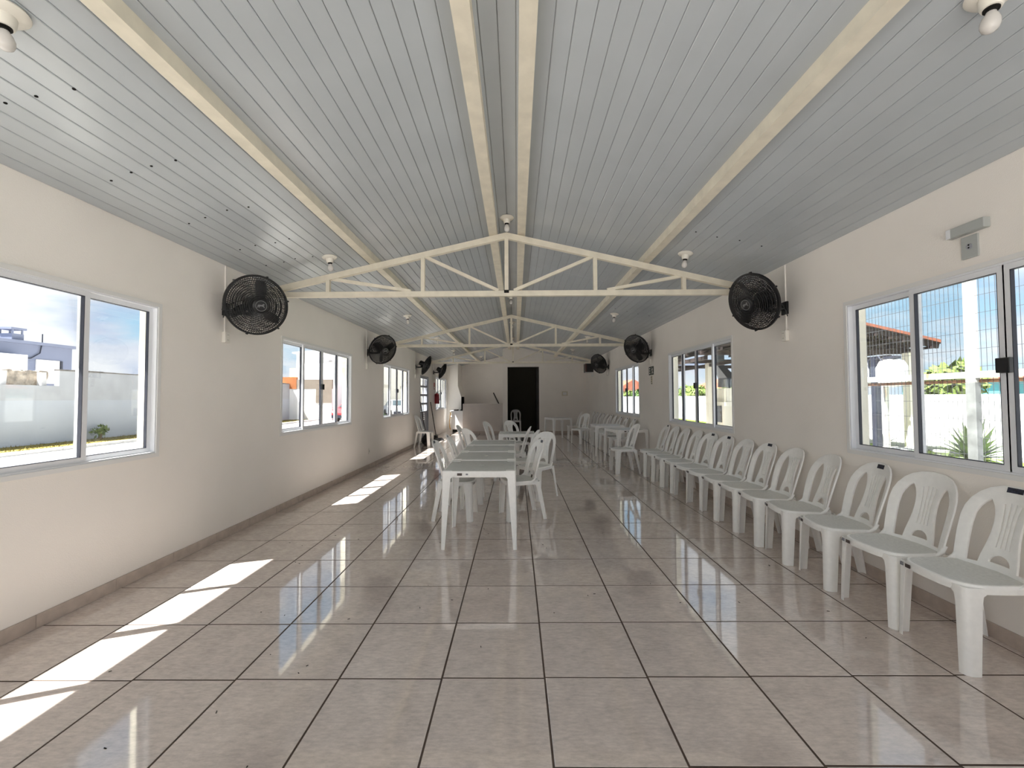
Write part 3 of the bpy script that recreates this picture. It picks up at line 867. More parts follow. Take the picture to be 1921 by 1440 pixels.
T_LAB = MB().box(-0.20, -0.155, -h - 0.0045, -h - 0.0005, TH - 0.040, TH - 0.018).mesh('label', M['sticker_brown'])
T_LAB2 = MB().box(-0.12, -0.10, -h - 0.0045, -h - 0.0005, TH - 0.036, TH - 0.022).mesh('mark', M['print'])
def table(x, y, rz, label, group, lab=True):
    t = thing('plastic_table', label, 'table', (x, y, 0), rz, group)
    link('tabletop', T_TOP, t)['label'] = 'tabletop greyed to look dimly lit from above'
    link('apron', T_APRON, t)
    for me in T_LEGS: link('leg', me, t)
    for me in _c.values(): link('corner_pad', me, t)
    if lab: link('label', T_LAB, t); link('mark', T_LAB2, t)
    return t
table(-0.347, 4.225, 0.0, 'white plastic table nearest the camera, first of the four joined tables', 'central row of plastic tables')
table(-0.352, 4.940, 0.0, 'second white table of the four joined end to end', 'central row of plastic tables', False)
table(-0.357, 5.665, 0.0, 'third white table of the four joined end to end', 'central row of plastic tables', False)
table(-0.352, 6.390, 0.0, 'last white table of the four joined end to end', 'central row of plastic tables', False)
table(0.01, 8.09, 0.0, 'single white table standing past the joined tables, before the dark doorway', 'loose plastic tables', False)
table(1.38, 13.95, math.radians(22), 'white square table standing alone near the back wall', 'loose plastic tables', False)
table(2.32, 8.98, math.radians(12), 'nearer white table by the right wall, behind the lone chair', 'loose plastic tables', True)
table(2.20, 10.27, 0.0, 'farther white table by the right wall, behind the other side table', 'loose plastic tables', False)

# ------------------------------------------------------------------ wall fans
def ring(mb, r, z, t=0.0022, n=48, sec=4):
    vs = []; fs = []
    for k in range(n):
        a = 2 * PI * k / n
        for j in range(sec):
            b = 2 * PI * j / sec + PI / 4
            rr = r + t * math.cos(b); vs.append((rr * math.cos(a), rr * math.sin(a), z + t * math.sin(b)))
    for k in range(n):
        for j in range(sec):
            fs.append((k * sec + j, ((k + 1) % n) * sec + j, ((k + 1) % n) * sec + (j + 1) % sec, k * sec + (j + 1) % sec))
    mb.add(vs, fs)
RF = 0.295
def zf(r): return 0.085 * (1 - (r / RF) ** 2.6) + 0.012      # front dome
def zr_(r): return -0.075 * (1 - (r / RF) ** 2.2) - 0.012
def guard(zfun, r0, nr, nsp):
    mb = MB()
    for k in range(nr):
        r = r0 + (RF - 0.012 - r0) * k / (nr - 1); ring(mb, r, zfun(r), 0.0034 if k % 2 else 0.0046)
    for k in range(nsp):
        a = 2 * PI * k / nsp; pts = []
        for j in range(6):
            r = r0 + (RF - 0.006 - r0) * j / 5; tw = 0.25 * (1 - j / 5)
            pts.append((r * math.cos(a + tw), r * math.sin(a + tw), zfun(r)))
        mb.tube(pts, 0.0027, 3, False)
    return mb
F_FRONT = guard(zf, 0.070, 13, 96).mesh('front_guard', M['black'])
F_REAR = guard(zr_, 0.085, 11, 72).mesh('rear_guard', M['black'])
_r = MB(); _r.lathe([(RF - 0.014, -0.016), (RF, -0.014), (RF + 0.005, 0), (RF, 0.014), (RF - 0.014, 0.016), (RF - 0.016, 0.0), (RF - 0.014, -0.016)], 56, None, False)
for k in range(6):
    a = 2 * PI * k / 6 + 0.3; _r.box(-0.001, 0.001, -0.001, 0.001, -0.001, 0.001)
    c, s = math.cos(a) * (RF + 0.006), math.sin(a) * (RF + 0.006); _r.lathe([(0.009, -0.014), (0.009, 0.014)], 8, Matrix.Translation((c, s, 0)))
F_RIM = _r.mesh('rim', M['black'], 40)
F_HUB = MB().lathe([(0.074, 0.082), (0.076, 0.094), (0.066, 0.104), (0.045, 0.108)], 28).mesh('hub_cap', M['black'], 40)
_e = MB(); ring(_e, 0.050, 0.1075, 0.0035, 32)
horse = [(-30, 2), (-24, 9), (-12, 10), (2, 9), (10, 14), (16, 22), (24, 19), (28, 13), (22, 12), (20, 4), (26, -4), (30, -14), (25, -15), (19, -7), (10, -3), (-6, -3), (-13, -8), (-14, -18), (-19, -18), (-19, -6), (-26, -12), (-30, -20), (-33, -16), (-28, -5)]
_e.prism([(p * 0.0011, q * 0.0011) for p, q in horse], 0.1075, 0.1095, 'z')
F_EMB = _e.mesh('emblem', M['emblem'])
F_MOTOR = MB().lathe([(0.03, -0.215), (0.062, -0.205), (0.072, -0.19), (0.075, -0.11), (0.072, -0.085), (0.03, -0.07), (0.018, 0.02), (0.018, 0.05)], 24).mesh('motor', M['black'], 40)
def blade_mesh():
    mb = MB(); vs = []; fs = []; nr, nc = 9, 5
    for side in (0, 1):
        for i in range(nr):
            f = i / (nr - 1); r = 0.045 + 0.205 * f
            half = 0.018 + 0.030 * math.sin(min(1, f * 1.15) * PI * 0.62) - 0.018 * max(0, f - 0.86) / 0.14
            ctr = 0.26 * f
            for j in range(nc):
                g = j / (nc - 1) * 2 - 1; a = ctr + g * half / max(r, 0.06)
                z = 0.012 - 0.022 * g + 0.004 * g * g - side * 0.0025
                vs.append((r * math.cos(a), r * math.sin(a), z))
    k = nr * nc
    for i in range(nr - 1):
        for j in range(nc - 1):
            a = i * nc + j; fs.append((a, a + 1, a + nc + 1, a + nc)); fs.append((k + a, k + a + nc, k + a + nc + 1, k + a + 1))
    rim = [j for j in range(nc)] + [i * nc + nc - 1 for i in range(1, nr)] + [(nr - 1) * nc + j for j in range(nc - 2, -1, -1)] + [i * nc for i in range(nr - 2, 0, -1)]
    for p, q in zip(rim, rim[1:] + rim[:1]): fs.append((p, q, q + k, p + k))
    return mb.add(vs, fs).mesh('blade', M['black'], 40)
F_BLADE = blade_mesh()
def wall_fan(sx, my, c, az, tilt, spin, label):
    """sx -1 left wall / +1 right wall; my mount y; c centre; az degrees from the camera direction towards the room; tilt downwards"""
    xw = XL if sx < 0 else XR
    t = thing('wall_fan', label, 'fan', (xw, my, 2.29), 0, 'black wall fans')
    a = math.radians(az); n = Vector((-sx * math.sin(a), -math.cos(a), -math.tan(math.radians(tilt)))).normalized()
    xa = Vector((0, 0, 1)).cross(n).normalized(); ya = n.cross(xa)
    c = Vector(c) - Vector((xw, my, 2.29))
    mtx = Matrix(((xa.x, ya.x, n.x, c.x), (xa.y, ya.y, n.y, c.y), (xa.z, ya.z, n.z, c.z), (0, 0, 0, 1)))
    for nm, me in (('front_guard', F_FRONT), ('rear_guard', F_REAR), ('rim', F_RIM), ('motor', F_MOTOR)): link(nm, me, t, mtx)
    hb = link('hub_cap', F_HUB, t, mtx); em = link('emblem', F_EMB, hb); em['label'] = 'grey ring emblem with a small animal mark'
    for k in range(3): link('blade', F_BLADE, t, mtx @ Matrix.Rotation(math.radians(spin + 120 * k), 4, 'Z'))
    mb = MB().bbox(-sx * 0.0, -sx * 0.022, -0.045, 0.045, -0.075, 0.055, 0.004) if sx < 0 else MB().bbox(-0.022, 0.0, -0.045, 0.045, -0.075, 0.055, 0.004)
    mb.build('wall_plate', M['black'], t)
    back = c - n * 0.15
    p0 = Vector((-sx * 0.015, 0, -0.01)); p1 = Vector((back.x, back.y, min(back.z - 0.10, -0.01)))
    arm = MB(); arm.tube([p0, p0.lerp(p1, 0.5) + Vector((0, 0, -0.01)), p1], 0.019, 10); arm.tube([p1 + Vector((0, 0, -0.015)), back], 0.024, 10); arm.build('arm', M['black'], t, 40)
    cord = MB(); q = [Vector((-sx * 0.02, -0.05, -0.10)), Vector((-sx * 0.05, -0.07, 0.02)), Vector((-sx * 0.10, -0.03, 0.085)), back + Vector((0, 0, 0.04))]
    pts = []
    for i in range(13):
        f = i / 12; pts.append(q[0] * (1 - f) ** 3 + q[1] * 3 * f * (1 - f) ** 2 + q[2] * 3 * f * f * (1 - f) + q[3] * f ** 3)
    cord.tube(pts, 0.005, 6).build('cord', M['black'], t, 60)
    return t
wall_fan(-1, 4.17, (-2.605, 4.18, 2.325), 52, 12, 75, 'nearest black fan on the left wall, its grille facing the camera')
wall_fan(-1, 8.20, (-2.615, 8.20, 2.335), 50, 22, 20, 'second black fan on the left wall, above the window gap')
wall_fan(-1, 12.14, (-2.615, 12.20, 2.33), 98, 24, 50, 'third black fan on the left wall, turned away, above the glazed door')
wall_fan(-1, 14.80, (-2.61, 14.86, 2.33), 98, 24, 10, 'farthest black fan on the left wall, above the fire extinguisher')
wall_fan(1, 4.27, (2.435, 4.31, 2.355), 73, 20, 95, 'nearest black fan on the right wall, turned towards the middle')
wall_fan(1, 8.53, (2.445, 8.55, 2.365), 54, 22, 30, 'second black fan on the right wall, above the exit sign')
wall_fan(1, 12.48, (2.455, 12.50, 2.375), 54, 20, 70, 'farthest black fan on the right wall, before the black box')

# ------------------------------------------------------------------ lamp holders with bulbs
S_BASE = MB().lathe([(0.076, 0), (0.079, -0.008), (0.068, -0.020), (0.040, -0.026), (0.036, -0.055), (0.030, -0.068), (0.024, -0.070)], 28).mesh('socket', M['socket'], 40)
S_RING = MB().lathe([(0.0245, -0.066), (0.0245, -0.074), (0.016, -0.074), (0.015, -0.09)], 20).mesh('screw_ring', M['black_matte'], 40)
S_BULB = MB().lathe([(0.014, -0.076), (0.016, -0.088), (0.024, -0.102), (0.0295, -0.120), (0.0295, -0.136), (0.024, -0.151), (0.012, -0.161), (0.003, -0.163)], 24).mesh('bulb', M['bulb'], 60)
LAMPS = []
for k, y in enumerate((1.60, 4.52, 7.80, 10.75, 13.60)):
    LAMPS.append((-2.03, y, '%s bare bulb on the left ceiling slope counting from the camera' % ORD[k]))
    LAMPS.append((1.83, y - 0.02, '%s bare bulb on the right ceiling slope counting from the camera' % ORD[k]))
for k, y in enumerate((4.56, 8.15, 11.0, 13.9)):
    LAMPS.append((-0.095, y, '%s bare bulb under the roof ridge counting from the camera' % ORD[k]))
LAMPS.append((-1.44, 17.1, 'bare bulb over the barbecue corner at the back left'))
for x, y, l in LAMPS:
    z = zc(x) - 0.002 if abs(x - XRIDGE) > 0.05 else ZRIDGE - 0.012
    t = thing('ceiling_lamp', l, 'lamp', (x, y, z), 0, 'bare bulbs in white lamp holders')
    if abs(x - XRIDGE) > 0.05: t.rotation_euler = (0, math.atan(SL) * (-1 if x < XRIDGE else 1) * 0.5, 0)
    link('socket', S_BASE, t); b = link('bulb', S_BULB, t); link('screw_ring', S_RING, t)

# ------------------------------------------------------------------ outlets with conduits, switches, signs on the walls
O_BOX = {}
def outlet(sx, y, z, ztop, label, n=2):
    xw = XL if sx < 0 else XR; s = -sx
    t = thing('wall_outlet', label, 'outlet', (xw, y, z), 0, 'surface outlets below the wall fans')
    MB().bbox(*sorted((0, s * 0.034)), -0.038, 0.038, -0.055, 0.055, 0.005).build('box', M['outlet'], t)
    f = MB()
    for dz in (-0.025, 0.025): f.box(*sorted((s * 0.034, s * 0.037)), -0.020, 0.020, dz - 0.015, dz + 0.015)
    f.build('socket_face', M['outlet'], t)
    hl = MB()
    for dz in (-0.025, 0.025):
        for dy in (-0.008, 0.008): hl.box(*sorted((s * 0.0365, s * 0.0378)), dy - 0.0025, dy + 0.0025, dz - 0.0025, dz + 0.0025)
    hl.build('socket_holes', M['black_matte'], t)
    MB().box(*sorted((0, s * 0.012)), -0.011, 0.011, 0.055, ztop - z).build('conduit', M['wall'], t)
for sx, y, l in ((-1, 4.17, 'white outlet with conduit below the nearest left fan'), (-1, 8.16, 'white outlet with conduit below the second left fan'), (-1, 12.10, 'white outlet with conduit below the third left fan'),
                 (-1, 14.78, 'white outlet with conduit below the farthest left fan'), (1, 4.27, 'white outlet with conduit below the nearest right fan'), (1, 8.56, 'white outlet with conduit above the exit sign'), (1, 12.60, 'white outlet with conduit below the farthest right fan')):
    outlet(sx, y, 2.0 if sx < 0 else (2.0 if y < 5 else 2.09), ZE - 0.005, l)
def plate(sx, y, z, w, hh, label, cat, m='outlet', name='wall_plate_cover'):
    xw = XL if sx < 0 else XR; s = -sx
    t = thing(name, label, cat, (xw, y, z))
    MB().bbox(*sorted((0, s * 0.009)), -w / 2, w / 2, -hh / 2, hh / 2, 0.002).build('cover', M[m], t)
    MB().box(*sorted((s * 0.009, s * 0.0115)), -0.012, 0.012, -0.022, 0.022).build('insert', M['grey_plate'], t)
plate(-1, 8.336, 0.335, 0.075, 0.115, 'small outlet low on the left wall above the skirting', 'outlet', name='low_outlet')
plate(-1, 14.55, 1.12, 0.075, 0.115, 'small switch on the left wall between door and extinguisher', 'switch', name='light_switch')
# emergency light over the near right window
t = thing('emergency_light', 'grey emergency light bar above the near right window', 'lamp', (XR, 2.53, 2.36))
MB().bbox(-0.042, 0.0, -0.108, 0.108, 0.002, 0.062, 0.005).build('light_bar', M['grey_plate'], t)
MB().bbox(-0.0425, -0.001, 0.078, 0.107, 0.003, 0.061, 0.002).build('end_cap', M['alu'], t)
MB().bbox(-0.012, 0.0, -0.045, 0.047, -0.145, -0.010, 0.002).build('mount_plate', M['grey_plate'], t)
sk = MB(); sk.lathe([(0.018, 0), (0.018, 0.004)], 16, Matrix.Translation((-0.012, 0.0, -0.075)) @ Matrix.Rotation(-PI / 2, 4, 'Y')); sk.build('socket', M['door_metal'], t)
hl = MB()
for dz in (-0.008, 0.008): hl.box(-0.018, -0.0155, -0.004, 0.004, -0.075 + dz - 0.004, -0.075 + dz + 0.004)
hl.build('socket_holes', M['black_matte'], t)
# exit sign and strip sign
t = thing('exit_sign', 'dark green exit sign with white running figure beside the far right window', 'sign', (XR, 8.54, 1.915))
MB().box(-0.006, 0.0, -0.145, 0.145, -0.085, 0.085).build('board', M['exit_green'], t)
pg = MB()
pg.lathe([(0.014, 0), (0.014, 0.002)], 12, Matrix.Translation((-0.006, -0.062, 0.050)) @ Matrix.Rotation(-PI / 2, 4, 'Y'))
def limb(a, b, w=0.018): pg.bar((-0.007, a[0], a[1]), (-0.007, b[0], b[1]), 0.002, w, (0, 0.7, 0.7))
limb((-0.065, 0.035), (-0.080, -0.015), 0.024); limb((-0.080, -0.015), (-0.050, -0.035)); limb((-0.050, -0.035), (-0.050, -0.068)); limb((-0.080, -0.015), (-0.105, -0.050)); limb((-0.105, -0.050), (-0.130, -0.050))
limb((-0.066, 0.028), (-0.030, 0.010)); limb((-0.066, 0.028), (-0.105, 0.030))
pg.build('running_figure', M['sign_white'], t)
ar = MB()
for dz in (-0.048, 0.0, 0.048): ar.box(-0.008, -0.006, 0.055, 0.105, dz - 0.014, dz + 0.014)
ar.build('white_marks', M['sign_white'], t)
t = thing('strip_sign', 'narrow pale strip sign under the exit sign', 'sign', (XR, 8.52, 1.725))
MB().box(-0.005, 0.0, -0.042, 0.042, -0.085, 0.085).build('board', M['beige_plate'], t)
gl = MB()
for k in range(4):
    z = 0.062 - k * 0.042
    gl.box(-0.007, -0.005, -0.028, 0.028, z - 0.004, z + 0.004); gl.box(-0.007, -0.005, -0.028 if k % 2 else 0.014, -0.014 if k % 2 else 0.028, z - 0.018, z)
gl.build('dark_marks', M['black_matte'], t)
t = thing('red_sign', 'small red sign on the left wall above the fire extinguisher', 'sign', (XL, 14.97, 1.80))
MB().box(0, 0.005, -0.09, 0.09, -0.12, 0.12).build('board', M['sign_red'], t)
MB().box(0.005, 0.007, -0.05, 0.05, -0.09, -0.03).build('white_marks', M['sign_white'], t)
# fire extinguisher
t = thing('fire_extinguisher', 'dark red fire extinguisher hanging on the left wall beside the last window', 'extinguisher', (XL + 0.095, 14.99, 1.17))
MB().lathe([(0.072, 0.0), (0.082, 0.012), (0.083, 0.03), (0.083, 0.31), (0.070, 0.345), (0.040, 0.370), (0.026, 0.375)], 28).build('cylinder', M['red'], t, 40)
v = MB(); v.lathe([(0.024, 0.37), (0.024, 0.41), (0.014, 0.42)], 14); v.bar((0.0, 0, 0.415), (0.10, 0, 0.435), 0.02, 0.012); v.bar((-0.02, 0, 0.425), (0.09, 0, 0.47), 0.02, 0.010); v.build('valve', M['black'], t, 40)
MB().tube([(0.02, 0.01, 0.39), (0.09, 0.02, 0.37), (0.105, 0.02, 0.28), (0.10, 0.02, 0.12)], 0.010, 8).build('hose', M['black'], t, 50)
MB().box(-0.095, -0.02, -0.02, 0.02, 0.33, 0.345).build('hook', M['door_metal'], t)
# plate on the back wall
t = thing('wall_plaque', 'small beige plate on the back wall right of the dark doorway', 'plate', (1.875, YB, 1.525))
MB().bbox(-0.11, 0.11, -0.012, 0, -0.085, 0.085, 0.003).build('cover', M['beige_plate'], t)
MB().box(-0.075, 0.075, -0.0145, -0.012, -0.055, 0.055).build('insert', M['alu_trim'], t)
# black box on bracket near the back right corner
t = thing('wall_box', 'black box on a white bracket high at the back of the right wall', 'box', (XR, 15.0, 2.42))
MB().bbox(-0.30, -0.02, -0.20, 0.20, -0.155, 0.145, 0.006).build('cabinet', M['black'], t)
MB().box(-0.302, -0.262, -0.206, -0.196, -0.15, 0.14).build('edge_strip', M['maroon'], t)
b = MB(); b.box(-0.31, 0.0, -0.21, -0.18, -0.172, -0.156); b.box(-0.31, 0.0, 0.18, 0.21, -0.172, -0.156); b.box(-0.02, 0.0, -0.21, 0.21, -0.30, 0.20); b.box(-0.31, 0.0, -0.21, -0.198, 0.147, 0.160)
b.build('bracket', M['sign_white'], t)
# slanting dark strip on the far wall
o = MB().bar((-1.035, YFAR - 0.02, 1.60), (-0.79, YFAR - 0.02, 1.10), 0.03, 0.05, (0, 0, 1))
t = thing('leaning_strip', 'thin dark strip slanting on the pale far wall above the counter', 'strip', (0, 0, 0))
o.build('strip', M['stick'], t)
MB().bar((-1.005, YFAR - 0.012, 1.60), (-0.76, YFAR - 0.012, 1.10), 0.02, 0.02, (0, 0, 1)).build('white_edge', M['sign_white'], t)

# ------------------------------------------------------------------ barbecue and stove at the back left
t = thing('barbecue', 'pale masonry barbecue with tapering chimney in the back left corner', 'barbecue', (XL, 17.72, 0))
D = YFAR - 17.72
wb = 0.60
base = MB(); base.box(0.001, wb, 0, D - 0.001, 0, 0.80); base.build('base', M['wall'], t)
fb = MB(); fb.box(0.001, wb, 0, 0.10, 0.80, 1.42); fb.box(0.001, 0.10, 0.10, D - 0.001, 0.80, 1.42); fb.box(0.10, wb, D - 0.12, D - 0.001, 0.80, 1.42); fb.build('firebox', M['wall'], t)
ins = MB(); ins.box(0.10, wb - 0.03, 0.101, 0.115, 0.80, 1.42); ins.box(0.101, 0.115, 0.115, D - 0.13, 0.80, 1.42); ins.box(0.10, wb - 0.03, D - 0.135, D - 0.121, 0.80, 1.42); ins.box(0.10, wb - 0.005, 0.10, D - 0.12, 0.80, 0.815); ins.build('soot_lining', M['soot'], t)
hd = MB(); vs = []
for z, x1 in ((1.42, wb), (1.88, 0.46)):
    vs += [(0.001, 0, z), (x1, 0, z), (x1, D - 0.001, z), (0.001, D - 0.001, z)]
hd.add(vs, [(0, 1, 2, 3), (4, 7, 6, 5), (0, 4, 5, 1), (1, 5, 6, 2), (2, 6, 7, 3), (3, 7, 4, 0)]); hd.build('hood', M['wall'], t)
MB().prism([(0.001, 1.88), (0.46, 1.88), (0.46, zc(XL + 0.46) - 0.012), (0.001, zc(XL) - 0.012)], 0, D - 0.001, 'y').build('chimney', M['wall'], t)
t = thing('gas_stove', 'white gas stove with dark cooktop in front of the barbecue', 'stove', (-2.62, 17.05, 0))
sw, sd = 0.56, 0.56
MB().bbox(0, sw, 0, sd, 0.10, 0.83, 0.008).build('body', M['white_enamel'], t, 40)
MB().box(0.03, sw - 0.03, 0.03, sd - 0.03, 0.0, 0.10).build('plinth', M['black_matte'], t)
MB().bbox(-0.08, sw + 0.005, -0.005, sd + 0.005, 0.83, 0.852, 0.004).build('cooktop', M['white_enamel'], t)
for gx in (0.15, 0.41):
    for gy in (0.15, 0.41):
        g = MB(); ring(g, 0.075, 0.895, 0.006, 20)
        for k in range(4):
            a = PI / 4 + k * PI / 2; g.bar((0.02 * math.cos(a), 0.02 * math.sin(a), 0.895), (0.11 * math.cos(a), 0.11 * math.sin(a), 0.895), 0.012, 0.012); g.bar((0.10 * math.cos(a), 0.10 * math.sin(a), 0.852), (0.10 * math.cos(a), 0.10 * math.sin(a), 0.895), 0.012, 0.012, (1, 0, 0))
        g.lathe([(0.045, 0.852), (0.045, 0.872), (0.03, 0.876)], 16)
        o = g.build('burner', M['black_matte'], t); o.location = (gx, gy, 0)
MB().bbox(-0.075, -0.045, 0.05, sd - 0.05, 0.60, 0.64, 0.004).build('oven_handle', M['alu'], t)
MB().tube([(-0.04, -0.012, 0.78), (-0.06, -0.02, 0.60), (-0.09, -0.02, 0.40), (-0.08, -0.02, 0.22), (-0.05, -0.015, 0.10)], 0.016, 8).build('gas_hose', M['yellow'], t, 60)

# ------------------------------------------------------------------ brooms, bag and dustpan
def broom(p0, p1, label):
    t = thing('broom', label, 'broom', p0); d = Vector(p1) - Vector(p0)
    MB().tube([(0, 0, 0.10), d], 0.0145, 8).build('handle', M['stick'], t, 50)
    h_ = MB(); h_.bbox(-0.05, 0.05, -0.14, 0.14, 0.075, 0.115, 0.01); h_.build('head', M['black'], t)
    br = MB()
    for k in range(10):
        y = -0.13 + k * 0.029; br.add([(-0.05, y - 0.013, 0.0), (0.05, y - 0.013, 0.0), (0.05, y + 0.013, 0.0), (-0.05, y + 0.013, 0.0), (-0.035, y - 0.011, 0.08), (0.035, y - 0.011, 0.08), (0.035, y + 0.011, 0.08), (-0.035, y + 0.011, 0.08)], [(0, 3, 2, 1), (4, 5, 6, 7), (0, 1, 5, 4), (1, 2, 6, 5), (2, 3, 7, 6), (3, 0, 4, 7)])
    b = br.build('bristles', M['black_matte'], t); return t
broom((-2.72, 12.75, 0), (-2.885, 12.62, 1.27), 'dark broom leaning left of the glazed door, behind the chair')
broom((-2.74, 14.35, 0), (-2.885, 14.14, 1.24), 'dark broom leaning on the wall right of the glazed door')
t = thing('dustpan', 'black dustpan lying on the floor by the second broom', 'dustpan', (-2.50, 13.75, 0), 0.5)
MB().add([(-0.12, -0.1, 0.0), (0.12, -0.1, 0.0), (0.12, 0.12, 0.012), (-0.12, 0.12, 0.012), (-0.12, -0.1, 0.008), (0.12, -0.1, 0.008), (0.12, 0.12, 0.07), (-0.12, 0.12, 0.07)], [(0, 3, 2, 1), (0, 1, 5, 4), (1, 2, 6, 5), (2, 3, 7, 6), (3, 0, 4, 7), (4, 5, 6, 7)]).build('pan', M['black'], t)
MB().tube([(0, 0.11, 0.05), (0, 0.30, 0.06)], 0.014, 8).build('handle', M['black'], t)
t = thing('rubbish_bag', 'black plastic bag on the floor behind the chair by the glazed door', 'bag', (-2.66, 12.42, 0))
bm = bmesh.new(); bmesh.ops.create_icosphere(bm, subdivisions=3, radius=1.0)
for v in bm.verts:
    n = v.co.copy(); f = 1 + 0.10 * math.sin(9 * n.x + 3 * n.z) * math.cos(7 * n.y) + random.uniform(-0.03, 0.03)
    top = max(0, n.z) ** 2
    v.co = Vector((n.x * 0.13 * f * (1 - 0.45 * top), n.y * 0.13 * f * (1 - 0.45 * top), max(0.0, 0.15 + n.z * 0.17 * f)))
MB().bm(bm).build('bag', M['black'], t, 60)
tie = MB(); tie.tube([(0, 0, 0.30), (0.01, 0.0, 0.34), (-0.02, 0.02, 0.37)], 0.02, 8, True, [0.028, 0.014, 0.035]); tie.build('knot', M['black'], t, 60)

# ------------------------------------------------------------------ outdoors, left side
struct(MB().box(-14.1, XL - WT, -40, 70, ZG - 0.2, ZG).build('pavement', M['paving']), 'pale paving outside the left windows')
kb = empty_struct('kerb', 'pale kerb along the strip of dry grass')
for k in range(40):
    y = 2 + k * 1.0
    MB().bbox(-14.27, -14.10, y + 0.006, y + 0.994, ZG - 0.1, ZG + 0.10, 0.015).build('kerb_stone', M['kerb'], kb)
def grass_strip(name, x0, x1, y0, y1, z, n, m, hgt=0.07):
    mb = MB(); mb.box(x0, x1, y0, y1, z - 0.12, z)
    for k in range(n):
        x, y = random.uniform(x0, x1), random.uniform(y0, y1); a = random.uniform(0, PI); w = 0.012; hh = hgt * random.uniform(0.4, 1.2)
        lx, ly = random.uniform(-0.03, 0.03), random.uniform(-0.03, 0.03)
        mb.add([(x - w * math.cos(a), y - w * math.sin(a), z), (x + w * math.cos(a), y + w * math.sin(a), z), (x + lx, y + ly, z + hh)], [(0, 1, 2)])
    o = mb.build(name, m); o['kind'] = 'stuff'; o['label'] = 'short grass outside the window'; return o
grass_strip('grass_strip', -16.2, -14.27, 2, 29.9, ZG + 0.06, 4000, M['grass_yellow'])
# boundary wall, lower part painted, upper part raw, with a broken stretch
wl = empty_struct('wall_outer_left', 'pale grey boundary wall outside the left windows')
MB().box(-16.45, -16.25, -40, 30, ZG, 1.345).build('painted_base', M['left_wall_paint'], wl)
MB().box(-16.445, -16.255, 14.8, 30, 1.345, 2.40).build('raw_top', M['out_wall_raw'], wl)
MB().box(-16.445, -16.255, -40, 14.8, 1.345, 1.86).build('raw_top', M['out_wall_raw'], wl)
cp = MB()
y = 14.8
while y < 30:
    l = random.uniform(0.3, 0.7); cp.box(-16.46, -16.24, y, y + l, 2.40, 2.40 + random.uniform(0.02, 0.06)); y += l
cp.build('weathered_cap', M['dark_stone'], wl)
sw_ = tag(MB().box(-17.3, -16.8, 13.2, 14.9, ZG, 2.36).build('stone_wall', M['stone']), 'rough brown stone wall showing above the broken boundary wall', 'wall')
bm = bmesh.new(); bm.from_mesh(sw_.data); bmesh.ops.subdivide_edges(bm, edges=bm.edges[:], cuts=14, use_grid_fill=True)
for v in bm.verts:
    if v.co.z > 0.2: v.co += Vector((random.uniform(-0.05, 0.05), random.uniform(-0.03, 0.03), random.uniform(-0.04, 0.04)))
bm.to_mesh(sw_.data); bm.free()
for k, (yy, lean) in enumerate(((13.25, 0.10), (14.55, -0.06))):
    tag(MB().bar((-16.55, yy, ZG), (-16.55, yy + lean, 2.33), 0.16, 0.16, (1, 0, 0)).build('concrete_post', M['kerb']), ['leftmost pale post before the rough stone wall', 'pale post at the right end of the rough stone wall'][k], 'post')
def leaf_cloud(mb, c, r, n, size):
    for k in range(n):
        d = Vector((random.gauss(0, 1), random.gauss(0, 1), random.gauss(0, 1))).normalized(); f = random.uniform(0.55, 1.0)
        p = Vector(c) + Vector((d.x * r[0], d.y * r[1], d.z * r[2])) * f
        a = Vector((random.gauss(0, 1), random.gauss(0, 1), random.gauss(0, 1))).normalized(); b = a.cross(d + Vector((0.01, 0.02, 0.03))).normalized(); s = size * random.uniform(0.6, 1.3)
        mb.add([p - a * s, p + b * s * 0.45, p + a * s, p - b * s * 0.45], [(0, 1, 2, 3)])
def bush(x, y, z0, r, n, size, label, cat='bush', m='leaf', name='bush', trunk=0.0, group=None):
    t = thing(name, label, cat, (x, y, z0), 0, group)
    mb = MB(); zc_ = trunk + r[2] * 0.9
    for q in range(6):
        a = random.uniform(0, 2 * PI); k = random.uniform(0.15, 0.5)
        leaf_cloud(mb, (r[0] * k * math.cos(a), r[1] * k * math.sin(a), zc_ + random.uniform(-0.25, 0.25) * r[2]), (r[0] * 0.65, r[1] * 0.65, r[2] * 0.7), n // 6, size)
    mb.build('foliage', M[m], t)
    tr = MB(); tr.tube([(0, 0, 0), (0.02, 0.01, zc_ * 0.6), (0.0, 0.0, zc_)], 0.05, 7, True, [0.06 + 0.04 * trunk, 0.05 + 0.02 * trunk, 0.02])
    tr.build('stem', M['bark'], t); return t
bush(-15.9, 15.95, ZG + 0.06, (0.28, 0.28, 0.35), 160, 0.07, 'small green weed growing at the foot of the left boundary wall', m='leaf_light')
bush(-17.3, 12.3, ZG, (0.5, 0.5, 1.15), 300, 0.12, 'leafy shrub behind the broken part of the left boundary wall', m='leaf')
# blue grey house
t = thing('house', 'blue grey flat roofed house behind the left boundary wall', 'house', (-24.5, 0, ZG))
MB().box(-6, 0, 8, 22.9, 0, 4.35).build('wall', M['blue_grey'], t)
MB().box(-6.15, 0.15, 7.9, 23.1, 4.35, 4.50).build('parapet', M['blue_grey'], t)
ch = MB(); ch.box(-0.8, -0.1, 20.2, 20.7, 4.50, 4.82)
for yy in (20.22, 20.62):
    for xx in (-0.78, -0.16): ch.box(xx, xx + 0.05, yy, yy + 0.06, 4.82, 5.02)
ch.box(-0.85, -0.05, 20.12, 20.78, 5.02, 5.12); ch.build('chimney', M['blue_grey'], t)
wf_ = MB(); wf_.box(0, 0.05, 21.15, 22.25, 2.4, 3.62); w_ = wf_.build('window', M['shutter'], t)
for k in range(14): MB().box(0.05, 0.065, 21.2 + k * 0.07, 21.245 + k * 0.07, 2.45, 3.58).build('slat', M['shutter'], w_)
